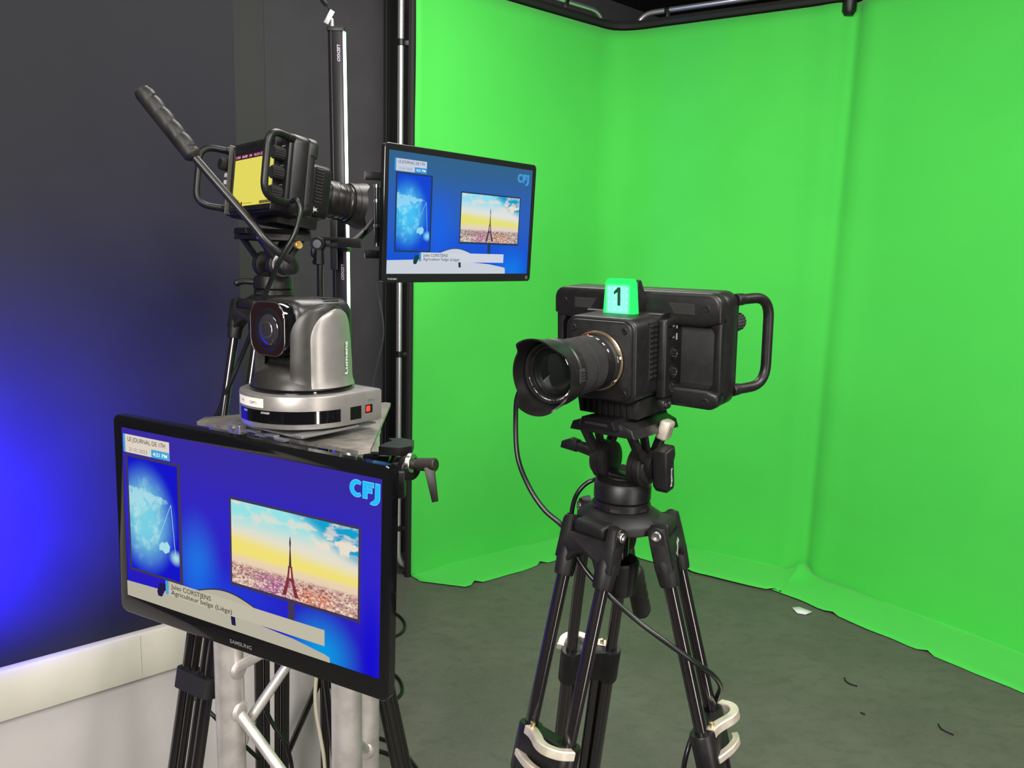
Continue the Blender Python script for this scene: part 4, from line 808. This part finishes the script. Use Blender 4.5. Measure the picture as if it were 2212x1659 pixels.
def monitor(label, loc, rot, W, h, bz, depth, frame_m, bg, pal, pre, ov):
    root = thing('television_monitor', label, 'monitor', loc, rot); bl, br, bt, bb = bz
    x0, x1, z0, z1 = -W / 2 - bl, W / 2 + br, -h / 2 - bb, h / 2 + bt; y0 = -.0035
    out = rr(x1 - x0, z1 - z0, .010, 4, (x0 + x1) / 2, (z0 + z1) / 2)
    m = MB()
    for q in ([(x0, z1), (x1, z1), (W / 2, h / 2), (-W / 2, h / 2)], [(x0, z0), (x1, z0), (W / 2, -h / 2), (-W / 2, -h / 2)], [(x0, z0), (x0, z1), (-W / 2, h / 2), (-W / 2, -h / 2)], [(x1, z0), (x1, z1), (W / 2, h / 2), (W / 2, -h / 2)]):
        cx = (q[0][0] + q[1][0]) / 2
    t = bmesh.new(); inn = [(-W / 2, -h / 2), (W / 2, -h / 2), (W / 2, h / 2), (-W / 2, h / 2)]
    # rounded frame ring: rows of outline, from the screen edge over the bezel to the side
    def ringpts(g, y): 
        w_, h_ = (x1 - x0) - 2 * g, (z1 - z0) - 2 * g; return [t.verts.new((x, y, z)) for x, z in rr(w_, h_, max(.002, .011 - g), 4, (x0 + x1) / 2, (z0 + z1) / 2)]
    def inner(y, k=.0):
        r = []
        for (x, z) in rr(x1 - x0, z1 - z0, .011, 4, (x0 + x1) / 2, (z0 + z1) / 2):
            sx = 1 if x > (x0 + x1) / 2 else -1; sz = 1 if z > (z0 + z1) / 2 else -1
            r.append(t.verts.new((sx * (W / 2 + k), y, sz * (h / 2 + k))))
        return r
    rows = [inner(0), inner(y0 + .002), ringpts(.004, y0), ringpts(.0012, y0 + .0003), ringpts(0, y0 + .0015), ringpts(0, .010), ringpts(.012, .016), ringpts(.05, depth * .6)]
    nn = len(rows[0])
    for a, b in zip(rows, rows[1:]):
        for k in range(nn):
            q = [a[k], a[(k + 1) % nn], b[(k + 1) % nn], b[k]]
            try: t.faces.new(q)
            except ValueError: pass
    t.faces.new(rows[-1]); bmesh.ops.remove_doubles(t, verts=t.verts[:], dist=1e-6)
    bad = [f for f in t.faces if f.calc_area() < 1e-12]; bmesh.ops.delete(t, geom=bad, context='FACES_ONLY') if bad else None
    bmesh.ops.recalc_face_normals(t, faces=t.faces[:])
    m = MB(); m._put(t); m.build('bezel', frame_m, root, .5)
    m = MB(); m.prism(rr((x1 - x0) * .7, (z1 - z0) * .7, .02, 4), depth * .55, depth, .01, 2); m.build('back_cover', BLK2, root)
    m = MB(); m.box((0, .0, 0), (W, .002, h)); sc = m.build('screen', bg, root)
    screen_gfx(sc, W, h, ov, pal, pre, -.0014)
    return root
palN = dict(white=(222, 210, 196), cyan=(70, 165, 215), ink=(52, 50, 50), dateink=(140, 130, 118), frame=(64, 56, 84), map_mid=(120, 205, 225), map_dark=(22, 22, 200), map_lite=(170, 222, 228), land=(168, 220, 230), land2=(90, 165, 200),
            sky_top=(150, 225, 228), sky_mid=(228, 222, 205), sky_yel=(240, 224, 120), sky_hor=(232, 208, 178), sky_blue=(20, 160, 205), cloud=(232, 222, 205), city_a=(150, 85, 95), city_b=(226, 196, 178), city_c=(245, 228, 205), city_mag=(165, 50, 160), city_org=(225, 95, 25),
            tower=(125, 50, 58), tower_top=(70, 52, 66), desk=(182, 176, 158), strap=(190, 184, 164), deskleg=(36, 28, 76), logo=(36, 190, 250), logo_edge=(110, 205, 250))
palF = dict(palN, white=(198, 206, 222), ink=(60, 72, 92), dateink=(120, 132, 150), cyan=(56, 150, 215), frame=(38, 62, 88), map_mid=(70, 190, 240), map_dark=(22, 70, 210), map_lite=(130, 220, 250), land=(150, 215, 244), land2=(80, 170, 220), sky_top=(150, 220, 240), sky_mid=(226, 226, 224), sky_yel=(228, 224, 120), sky_hor=(226, 210, 196), city_a=(110, 75, 80), city_b=(214, 190, 178), city_c=(240, 230, 218), tower=(80, 56, 66), tower_top=(66, 66, 90), desk=(202, 208, 218), strap=(206, 212, 222), deskleg=(30, 62, 76), logo=(64, 150, 215), logo_edge=(80, 160, 220), city_mag=(190, 90, 150), city_org=(225, 130, 60))
W1, H1 = .477, .268
bgN = bg_mat('near_screen_blue', W1, H1, ((56, 44, 160), (48, 38, 196), (36, 26, 190)), ((.32, .72, .12, .4, (30, 120, 230), .9), (.80, .98, .16, .30, (10, 150, 225), 1.0), (.97, .9, .05, .5, (16, 10, 210), .8), (.45, .8, .3, .2, (24, 70, 225), .5)))
tvn = monitor('large glossy black monitor clamped to the truss showing a news graphic', (-.3723, 1.0263, 1.1507), (.002, .017, -.4551), W1, H1, (.0150, .0165, .0185, .028), .055, GLB, bgN, palN, 'near_', 1.055)
text('maker_mark', 'SAMSUNG', mat('dim_logo_print', (.16, .16, .165), .4), tvn, Matrix.Translation((0, -.0040, -H1 / 2 - .0165)) @ FRONT, .042, .006, .02, 'CENTER')
W2, H2 = .5247, .2948
bgF = bg_mat('far_screen_blue', W2, H2, ((52, 100, 140), (46, 96, 186), (18, 82, 215)), ((.33, .62, .14, .45, (30, 100, 230), .9), (.86, .98, .2, .3, (24, 130, 235), .8), (.6, .8, .4, .3, (24, 84, 222), .6)))
tvf = monitor('smaller black television on a swivel arm in front of the backdrop edge', (-.1386, 2.0995, 1.6629), (.046, -.0095, .8374), W2, H2, (.014, .014, .016, .022), .05, mat('satin_black_bezel', (.012, .013, .013), .22), bgF, palF, 'far_', 1.0)
text('maker_mark', 'TOSHIBA', mat('pale_logo_print', (.35, .35, .36), .4), tvf, Matrix.Translation((-W2 / 2 + .002, -.0040, -H2 / 2 - .015)) @ FRONT, .030, .0045, .02)
MB(LM((W2 / 2 - .004, -.0034, -H2 / 2 - .011))).lathe([(.0045, 0), (.0045, .0004), (.0033, .0004), (.0033, 0)], n=20, cap=False).build('power_button', GRY, tvf)
# ------------------------------------------------------------------ clamp between monitor and truss
cl = thing('super_clamp', 'black clamp with ratchet lever gripping the truss beside the monitor', 'clamp', at(868, 1000, 1.20)); IC = Matrix.Translation(-at(868, 1000, 1.20))
jaw = [at(x, y, 1.25) for x, y in ((826, 972), (838, 970), (838, 978), (832, 985), (836, 992), (874, 998), (887, 985), (880, 975), (858, 970))]
def extr(name, pts, d, m_, par, I): 
    m = MB(); a = [m.bm.verts.new(p) for p in pts]; b = [m.bm.verts.new(p + Vector(d)) for p in pts]; m.bm.faces.new(a); m.bm.faces.new(b[::-1]); n_ = len(pts)
    for i in range(n_): m.bm.faces.new((a[i], a[(i + 1) % n_], b[(i + 1) % n_], b[i]))
    bmesh.ops.recalc_face_normals(m.bm, faces=m.bm.faces[:]); return m.build(name, m_, par, M=I)
hz = 1.243
def plan(pp): return [Vector((x, y, hz)) for x, y in pp]
c0 = at(856, 985, 1.26)
extr('jaw', plan([(c0.x - .026, c0.y - .022), (c0.x + .010, c0.y - .028), (c0.x + .028, c0.y - .012), (c0.x + .026, c0.y + .03), (c0.x + .004, c0.y + .044), (c0.x - .020, c0.y + .040), (c0.x - .010, c0.y + .022), (c0.x - .020, c0.y + .006)]), (0, 0, -.014), BLK, cl, IC)
m = MB(); p = at(868, 1008, 1.25); m.box(p, (.030, .04, .026), .004); m.cyl(at(878, 1010, 1.23), at(890, 1012, 1.22), .021, .020, 24, .002); m.build('clamp_body', BLK, cl, M=IC)
m = MB(); m.box(at(868, 1045, 1.21), (.012, .02, .045), .002); m.build('mount_block', BLK, cl, M=IC)
m = MB(); m.cyl(at(884, 1000, 1.225), at(893, 1001, 1.222), .017, .016, 24, .001); m.build('washer', STL, cl, M=IC)
m = MB(); m.cyl(at(892, 1003, 1.222), at(902, 1003, 1.22), .0085, n=18); m.cyl(at(901, 1003, 1.22), at(942, 1004, 1.205), .0105, .0110, 20, .002)
a = at(927, 1008, 1.205); b = at(941, 1084, 1.19); ax_ = (b - a); M2 = fit_frame(a, ax_, (1, 0, 0)); L = ax_.length
m.prism([(-.0085, 0), (.0085, 0), (.0045, L), (-.0055, L)], -.005, .005, .0015, 2, M2); m.build('ratchet_lever', mat('brown_black_lever', (.022, .019, .014), .45), cl, M=IC)
m = MB(); q = at(815, 987, 1.30); m.box(q, (.045, .03, .012), .002); m.cyl((q.x + .0, q.y - .008, q.z + .005), (q.x + .0, q.y - .008, q.z + .0085), .006, n=14); m.build('flange', BLK, cl, M=IC)
# vesa arm from monitor to chords
m = MB(); mc = Vector((-.3723, 1.0263, 1.1507)); nn_ = Vector((.44, .898, 0)); m.box((0, 0, 0), (.12, .012, .12), .003, 2, Matrix.Translation(mc + nn_ * .062) @ Matrix.Rotation(-.4551, 4, 'Z')); m.box((.03, 0, .03), (.04, .10, .04), .004, 2, Matrix.Translation(mc + nn_ * .11) @ Matrix.Rotation(-.4551, 4, 'Z')); m.box((.10, 0, .06), (.12, .03, .03), .004, 2, Matrix.Translation(mc + nn_ * .118) @ Matrix.Rotation(-.4551, 4, 'Z')); m.build('mount_arm', BLK2, cl, M=IC)
# ================================================================== LED TUBES, STANDS, TV ARM
LEDM = em('lit_led_strip', (1, .93, 1.0), 9.0)
YL = 2.05
def led_tube(label, ya, yb, xa, xb, cap):
    a = at(xa, ya, YL); b = at(xb, yb, YL); root = thing('led_light_tube', label, 'light', b); I = Matrix.Translation(-b); d = a - b; L = d.length
    M = fit_frame(Vector((0, 0, 0)), d, (1, 0, 0)); 
    m = MB(M)
    prof = [(-.023, -.020), (-.014, -.024), (.012, -.024), (.0155, -.020), (.0155, .020), (-.023, .020)]
    m.prism([(x, z) for x, z in prof], 0, L, .001, 1, Matrix(((1, 0, 0, 0), (0, 0, 1, 0), (0, 1, 0, 0), (0, 0, 0, 1)))); m.build('profile', mat('black_led_profile', (.016, .0155, .018), .3, .4), root)
    m = MB(M); m.box((.0180, -.018, L / 2), (.0065, .008, L - .02), .002, 2); m.build('light_strip', LEDM, root)
    m = MB(M); m.box((-.014, -.0246, L / 2), (.0012, .001, L - .004)); m.build('profile_groove', mat('groove_edge', (.05, .048, .046), .4, .6), root)
    for z in ((L - .004, .004) if cap else (.004, L - .004)): m = MB(M); m.box((-.003, -.002, z), (.043, .048, .012), .002); m.build('end_cap', BLK, root)
    text('maker_mark', 'LEDGO', mat('lilac_print', (.55, .5, .62), .5), root, M @ Matrix.Translation((.0005, -.0248, L - .042)) @ FRONT @ Matrix.Rotation(-math.pi / 2, 4, 'Z'), .040, .0075, .02, shear=.2)
    return root
lt = led_tube('upper of the two stacked LED light tubes, topped by a tagged cable', 64, 526, 731.5, 740, True)
lw = led_tube('lower LED light tube standing behind the pan tilt zoom camera', 536, 1120, 740.3, 748, False)
m = MB(); m.cyl((0, 0, -lw.location.z + .012), (0, 0, .01), .012, n=16); m.build('post', TUB, lw); m = MB(); m.cyl((0, 0, -lw.location.z), (0, 0, -lw.location.z + .014), .042, n=32, bev=.003); m.build('base_plate', BLK2, lw)
hc = thing('hanging_power_cable', 'short black power cable with a white tag hanging above the LED tube', 'cable', at(717, 60, YL)); Ih = Matrix.Translation(-at(717, 60, YL))
m = MB(); m.tube([Vector((at(640, -200, YL).x, YL, 3.1)), at(655, -140, YL), at(672, -60, YL), at(693, -6, YL), at(703, 8, YL), at(713, 22, YL), at(717, 40, YL)], lambda u: .0055 if u < .70 else .002, 8, 6); m.build('cord', CAB, hc, M=Ih)
m = MB(); m.cyl(at(717, 40, YL), at(717.5, 60, YL), .0042, .005, 14); m.cyl(at(717.5, 57, YL), at(717.5, 62, YL), .0075, n=14); m.build('plug', mat('nickel_plug', (.75, .73, .68), .3, .7), hc, M=Ih)
m = MB(); tg = [at(714, 20, YL - .012), at(723, 26, YL - .012), at(709, 53, YL - .012), at(699, 48, YL - .012)]; m.face(tg); tagm = m.build('paper_tag', mat('white_paper', (.75, .74, .78), .6), hc, M=Ih); tagm.modifiers.new('t', 'SOLIDIFY').thickness = .0008
# light stand with knob, slotted plate and tv arm
YS = 1.98; sb = at(692, 600, YS); sb.z = 0
st = thing('light_stand', 'black light stand behind the cameras with a swivel knob on top', 'stand', sb); Is = Matrix.Translation(-sb)
ztop = at(689, 560, YS).z
m = MB(); m.cyl((sb.x, sb.y, .25), (sb.x, sb.y, ztop), .0085, n=16); m.build('pole', TUB, st, M=Is)
m = MB(); m.cyl((sb.x, sb.y, .03), (sb.x, sb.y, 1.0), .0125, n=16); m.build('outer_pole', TUB, st, M=Is)
for k in range(3):
    a = math.radians((190, 300, 20)[k]); m = MB(); e = Vector((sb.x + .17 * math.cos(a), sb.y + .17 * math.sin(a), .012)); m.tube([Vector((sb.x, sb.y, .42)), e], .009, 10); lg = m.build('leg', TUB, st, M=Is); m = MB(); m.cyl(Vector((e.x, e.y, 0)), Vector((e.x, e.y, .024)), .012, n=12); m.build('rubber_foot', RUB, lg, M=Is)
kz = at(688, 527, YS)
m = MB(); m.cyl(at(689, 572, YS), at(689, 538, YS), .014, .013, 18, .002); m.box(at(681, 566, YS), (.014, .012, .010), .003); m.build('stand_socket', BLK, st, M=Is)
view = (Vector((0, 0, EYE)) - kz).normalized(); fr = (view * .8 + Vector((-.25, -.6, 0))).normalized()
m = MB(); m.lathe([(.013, -.012), (.018, -.009), (.0185, .008), (.016, .012)], fit_frame(kz, fr), 28, fn=lambda r_, z, a: r_ * (1 + .035 * math.cos(8 * a))); kb = m.build('swivel_knob', BLK2, st, M=Is)
m = MB(); m.lathe([(.0105, .0115), (.0105, .0132), (.009, .0136)], fit_frame(kz, fr), 24); m.build('knob_cap', mat('grey_knob_cap', (.13, .135, .14), .5), kb, M=Is)
m = MB(); m.sphere(at(676, 545, YS - .01), .010, (.6, .6, 1.3)); m.build('wing_screw', BLK, st, M=Is)
# tv arm
ta = thing('tv_swivel_arm', 'black slotted plate and hinged arm carrying the small television', 'bracket', at(721, 530, 1.99)); Ia = Matrix.Translation(-at(721, 530, 1.99))
p0 = at(721, 475, 1.99); p1 = at(721, 583, 1.99); mid = (p0 + p1) / 2
m = MB(); m.box(mid, (.017, .006, (p0 - p1).length), .002); pl = m.build('slotted_plate', mat('black_steel_bracket', (.016, .016, .015), .45, .4), ta, M=Ia)
for y in (481, 510, 545, 576): m = MB(LM(at(721, y, 1.986))); m.lathe([(.0055, 0), (.0055, .0018), (.003, .0018), (.0025, .0006)], n=16); m.build('plate_bolt', BLK, pl, M=Ia)
m = MB()
a = at(692, 523, 1.985); b = at(758, 527, 1.985)
for dz in (.010, -.006): m.box(((a.x + b.x) / 2, a.y, (a.z + b.z) / 2 + dz), (b.x - a.x, .008, .009), .001)
m.box(((at(735, 525, 1.985).x + b.x) / 2 + .01, a.y, b.z + .002), (.06, .010, .024), .002); m.build('cross_arm', mat('black_steel_bracket', (.016, .016, .015), .45, .4), ta, M=Ia)
m = MB(); m.tube([b + Vector((0, .01, 0)), at(790, 500, 2.03), at(812, 475, 1.99)], .009, 10); m.build('elbow_link', BLK, ta, M=Ia)
m = MB(); h0 = at(814, 402, 1.96); h1 = at(814, 530, 1.96); m.cyl(h0, h1, .0058, n=14); hp = m.build('hinge_pin', mat('dark_steel_pin', (.10, .10, .11), .3, .8), ta, M=Ia)
for y in (402, 434, 488, 529): q = at(814, y, 1.96); m = MB(); m.cyl(q + Vector((0, 0, -.004)), q + Vector((0, 0, .004)), .0078, n=16); m.build('hinge_washer', STL, hp, M=Ia)
m = MB(); tx = Vector((.669, .743, 0)); q0 = at(820, 404, 1.965); q1 = at(820, 528, 1.965); m.box((0, 0, 0), (.045, .005, (q0 - q1).length), .001, 1, Matrix.Translation((q0 + q1) / 2 + tx * .02) @ Matrix.Rotation(.8374, 4, 'Z')); m.build('hinge_leaf', BLK, ta, M=Ia)
for y in (379, 549):
    q = at(808, y, 1.985); m = MB(); m.box((0, 0, 0), (.075, .016, .022), .004, 2, Matrix.Translation(q + tx * .016) @ Matrix.Rotation(.35, 4, 'Z')); wg = m.build('vesa_wing', BLK, ta, M=Ia)
    m = MB(LM(at(805, y, 1.965))); m.lathe([(.0052, -.012), (.0052, .001), (.003, .003)], n=14); m.build('wing_bolt', STL, wg, M=Ia)
# ================================================================== CABLES
def cable(label, pts, r, name='cable', m_=None, n=8, k=8):
    m = MB(); m.tube(pts, r, n, k); o = m.build(name, m_ or CAB, None, 2); return tag(o, label, 'cable')
cable('thick black cable looping from the front camera lens down past the tripod leg', [at(1200, 800, .95), at(1150, 815, .98), at(1120, 850, 1.0), at(1114, 900, 1.01), at(1118, 985, 1.0), at(1142, 1050, .98), at(1175, 1100, .965), at(1212, 1133, .955), at(1235, 1165, .955), at(1246, 1200, .94), at(1272, 1240, .925), at(1318, 1288, .91), at(1370, 1335, .90), at(1440, 1388, .885), at(1500, 1430, .885), at(1540, 1458, .90), at(1556, 1482, .93), at(1550, 1503, .95), at(1535, 1532, .96), at(1510, 1560, .965), at(1490, 1605, .93), at(1476, 1665, .92), at(1470, 1760, .92), at(1480, 1900, .95)], .0034, 'camera_cable')
cable('short black cable loop at the neck of the front tripod', [at(1300, 1034, 1.04), at(1283, 1036, 1.03), at(1262, 1048, 1.03), at(1245, 1070, 1.03), at(1236, 1100, 1.035), at(1236, 1130, 1.03), at(1242, 1180, .99)], .0034, 'camera_cable')
cable('black cable running from the far camera down behind the silver camera', [at(630, 436, 1.40), at(640, 432, 1.385), at(648, 450, 1.38), at(645, 476, 1.375), at(634, 510, 1.37), at(610, 552, 1.37), at(588, 600, 1.38), at(566, 655, 1.40), at(548, 705, 1.43), at(524, 765, 1.45), at(500, 822, 1.45), at(476, 880, 1.45), at(462, 930, 1.45), at(450, 1100, 1.45)], .0046, 'camera_cable')
cable('thin black television cable dangling beside the chrome pole', [at(825, 575, 1.97), at(818, 600, 1.98), at(815, 622, 1.98), at(822, 660, 1.98), at(828, 700, 1.98), at(827, 735, 1.98), at(818, 775, 1.98), at(809, 812, 1.98), at(806, 840, 1.98), at(806, 1000, 1.98), Vector((at(806, 1000, 1.98).x, 1.98, .25)), Vector((at(806, 1000, 1.98).x - .03, 1.97, .006)), Vector((at(806, 1000, 1.98).x - .10, 1.95, .004))], .0019, 'power_cable', mat('grey_black_cord', (.03, .03, .032), .4))
cable('thin beige cable hanging inside the truss', [at(682, 1330, 1.25), at(684, 1440, 1.25), at(681, 1500, 1.25), at(684, 1545, 1.25), at(692, 1590, 1.25), at(702, 1660, 1.25), at(706, 1800, 1.25)], .0034, 'power_cable', mat('beige_cord', (.55, .50, .38), .5))
cable('black cable sagging behind the truss braces', [at(640, 1400, 1.62), at(613, 1440, 1.62), at(578, 1490, 1.62), at(570, 1520, 1.6), at(590, 1565, 1.6), at(618, 1610, 1.6), at(632, 1670, 1.6), at(640, 1800, 1.55)], .0046, 'power_cable')
cable('black cable stub crossing between the tripod leg and truss', [at(405, 1500, 1.56), at(432, 1516, 1.56), at(455, 1540, 1.54), at(490, 1575, 1.54), at(560, 1640, 1.56)], .0044, 'power_cable')
def fl(x, y, z=.006): return atz(x, y, z)
cable('loop of black cable on the floor beside the monitor edge', [fl(820, 1310), fl(848, 1322), fl(868, 1336), fl(875, 1352), fl(866, 1368), fl(840, 1378), fl(800, 1380)], .006, 'floor_cable')
cable('lower black cable loop on the floor beside the monitor edge', [fl(820, 1440), fl(850, 1456), fl(866, 1474), fl(868, 1496), fl(850, 1512), fl(810, 1520)], .006, 'floor_cable')
cable('black cable lying on the floor at the foot of the truss', [fl(800, 1590), fl(830, 1598), fl(856, 1610), fl(880, 1634), fl(900, 1660), fl(930, 1700)], .006, 'floor_cable')
cable('black floor cable nearest the camera under the truss', [fl(800, 1618), fl(832, 1626), fl(858, 1640), fl(872, 1660), fl(890, 1720)], .006, 'floor_cable')
# ================================================================== FLOOR SCRAPS
a, b, c_, d_, e_ = fl(1711, 1313, .012), fl(1726, 1311, .016), fl(1755, 1322, .010), fl(1740, 1328, .004), fl(1722, 1325, .004)
m = MB(); m.face([a, b, c_, d_, e_]); o = m.build('paper_scrap', mat('white_paper', (.75, .74, .78), .6)); o.modifiers.new('t', 'SOLIDIFY').thickness = .002
tag(o, 'small crumpled white paper scrap at the edge of the green fabric', 'paper')
def bit(label, pts, r): m = MB(); m.tube(pts, r, 6, 6); return tag(m.build('cable_tie_offcut', CAB), label, 'offcut', 'cable tie offcuts on the floor')
bit('curved black offcut on the open floor left of the other curved one', [fl(1824, 1464, .005), fl(1828, 1472, .003), fl(1838, 1478, .003), fl(1852, 1482, .003)], .0028)
bit('curved black offcut nearest the right edge of the floor', [fl(2027, 1564, .005), fl(2032, 1573, .003), fl(2043, 1580, .003), fl(2060, 1587, .003)], .0028)
bit('tiny straight black speck lying between the two curved offcuts', [fl(1859, 1539, .003), fl(1864, 1541, .003), fl(1868, 1543, .003)], .0028)
# strap on far tripod leg is part of the tripod; blue wash lamp stands outside the frame
sl = thing('blue_wash_lamp', 'small black wash lamp on the floor side of the left wall throwing blue light', 'lamp', (-1.145, 1.131, 0))
m = MB(); m.cyl((0, 0, .0), (0, 0, .02), .10, n=24, bev=.004); m.build('base', BLK2, sl); m = MB(); m.cyl((0, 0, .02), (0, 0, .80), .012, n=12); m.build('post', TUB, sl); m = MB(); m.tube([(0, 0, .79), (.004, .004, .83), (.03, .01, .865)], .009, 10, 4); m.build('tilt_bracket', BLK2, sl)
d = Vector((-.127, .33, .08)).normalized(); m = MB(); m.lathe([(.03, -.09), (.045, -.075), (.05, -.02), (.05, .0), (.046, .0), (.042, -.03), (.01, -.03)], fit_frame(Vector((.012, .065, .875)), d), 28); m.build('can', BLK2, sl)
